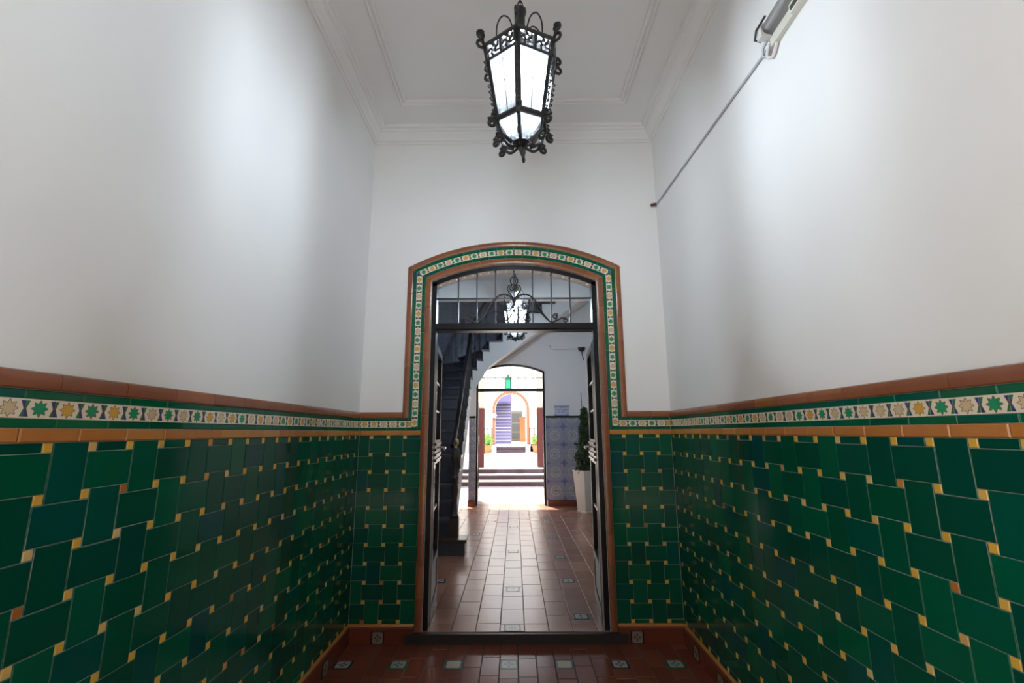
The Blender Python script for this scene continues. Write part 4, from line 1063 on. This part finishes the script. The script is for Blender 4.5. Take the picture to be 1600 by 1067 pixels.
cd = tag(empty('cable_conduit', (WX, 1.80, 3.085)), 'thin grey cable conduit running along the upper right wall', 'conduit')
MB().tube([(-0.008, 0, 0), (-0.008, D-1.80-0.03, 0.105)], 0.0065, 8).build('pipe', GREYC, cd, smooth=True)
MB().tube([(-0.008, D-1.80-0.035, 0.105), (-0.045, D-1.80-0.012, 0.108)], 0.013, 8).build('end_fitting', simple('brown_fitting', (0.12, 0.05, 0.035), None, 0.5), cd, smooth=True)

# ------------------------------------------------------------------ lobby objects
pl = tag(empty('potted_conifer', (1.22, 8.22, ZF2), None, math.radians(28)), 'slim dark conifer in tall tapered white planter by the blue dado', 'potted plant')
def sq(r, z): return [(-r, -r, z), (r, -r, z), (r, r, z), (-r, r, z)]
def frus(rs):
    vs, fs = [], []
    for r, z in rs: vs += sq(r, z)
    for i in range(len(rs)-1): fs += [(i*4+j, i*4+(j+1) % 4, i*4+4+(j+1) % 4, i*4+4+j) for j in range(4)]
    return vs, fs+[(0, 1, 2, 3), tuple(len(vs)-4+j for j in range(4))]
pt = MB().add(*frus([(0.128, 0), (0.128, 0.025), (0.115, 0.03), (0.162, 0.66), (0.168, 0.66), (0.168, 0.685), (0.145, 0.685), (0.140, 0.63)])).build('planter', POTW, pl)
MB().add(*frus([(0.142, 0.63), (0.142, 0.645)])).build('soil', SOIL, pl)
MB().tube([(0, 0, 0.63), (0.01, 0, 1.2), (0, 0.01, 1.78)], [0.018, 0.012, 0.005], 6).build('trunk', WOODB, pl)
MB().tube([(0.03, 0.05, 0.63), (-0.01, 0.06, 2.02)], 0.006, 6).build('stake', WOODB, pl)
def con():
    z = random.random()**1.25; h = 0.64+z*1.08; prof = (0.20*(0.72+0.28*math.sin(min(z/0.45, 1)*PI)) if z < 0.45 else 0.125*(1-(z-0.45)*1.3))*(0.85+0.15*math.sin(z*31))
    a = random.random()*2*PI; r = prof*random.random()**0.45
    return Vector((r*math.cos(a), r*math.sin(a), h)), Vector((math.cos(a), math.sin(a), 0.6))
leaf_cloud(2600, con, 0.05, LEAF, 'foliage', pl)

def plaque_mat():
    m, nt, b = nmat('plaque_print'); b.inputs['Roughness'].default_value = 0.3
    tc = N(nt, 'ShaderNodeTexCoord'); br = N(nt, 'ShaderNodeTexBrick'); sp = N(nt, 'ShaderNodeSeparateXYZ'); cb = N(nt, 'ShaderNodeCombineXYZ')
    L(nt, tc.outputs['Object'], sp.inputs[0]); L(nt, sp.outputs[0], cb.inputs[0]); L(nt, sp.outputs[2], cb.inputs[1]); L(nt, cb.outputs[0], br.inputs['Vector'])
    br.inputs['Scale'].default_value = 1; br.inputs['Brick Width'].default_value = 0.032; br.inputs['Row Height'].default_value = 0.045; br.inputs['Mortar Size'].default_value = 0.008
    br.inputs['Color1'].default_value = (0.10, 0.13, 0.36, 1); br.inputs['Color2'].default_value = (0.42, 0.46, 0.62, 1); br.inputs['Mortar'].default_value = (0.55, 0.58, 0.66, 1)
    L(nt, br.outputs['Color'], b.inputs['Base Color']); return m
pq = tag(empty('tile_plaque', (0.895, YF, 1.79)), 'small blue and white tile plaque above the blue dado', 'plaque')
MB().box((-0.135, -0.014, -0.085), (0.135, -0.001, 0.09)).build('panel', plaque_mat(), pq)
for z in (-0.09, 0.09): MB().box((-0.145, -0.018, z-0.006), (0.145, -0.001, z+0.006)).build('edge_strip', simple('plaque_blue', (0.10, 0.13, 0.34), None, 0.3), pq)
dc = tag(empty('wall_sensor', (1.30, YF, 2.98)), 'small dark dome sensor high on the far lobby wall', 'sensor')
MB().box((-0.03, -0.06, 0.0), (0.03, -0.001, 0.03)).build('mount', IRON, dc)
MB().lathe([(0.07, 0.0), (0.075, -0.02), (0.055, -0.06), (0.02, -0.08)], 14, Matrix.Translation((0, -0.09, 0.02))).build('dome', IRON, dc, smooth=True)
MB().tube(smooth_path([(0, -0.05, -0.02), (0.02, -0.03, -0.12), (0.05, -0.012, -0.22)]), 0.008, 5).build('lead', IRON, dc)
sc_ = tag(empty('surface_cable', (0.70, YF, 3.05)), 'thin pale cable tacked across the far lobby wall', 'cable')
MB().tube(smooth_path([(0, -0.006, 0.0), (0.02, -0.006, -0.06), (0.15, -0.006, -0.075), (0.40, -0.006, -0.07), (0.58, -0.006, -0.06)]), 0.005, 5).build('cable', GREYC, sc_)
MB().box((-0.015, -0.012, -0.012), (0.015, -0.001, 0.012)).build('wall_clip', GREYC, sc_)
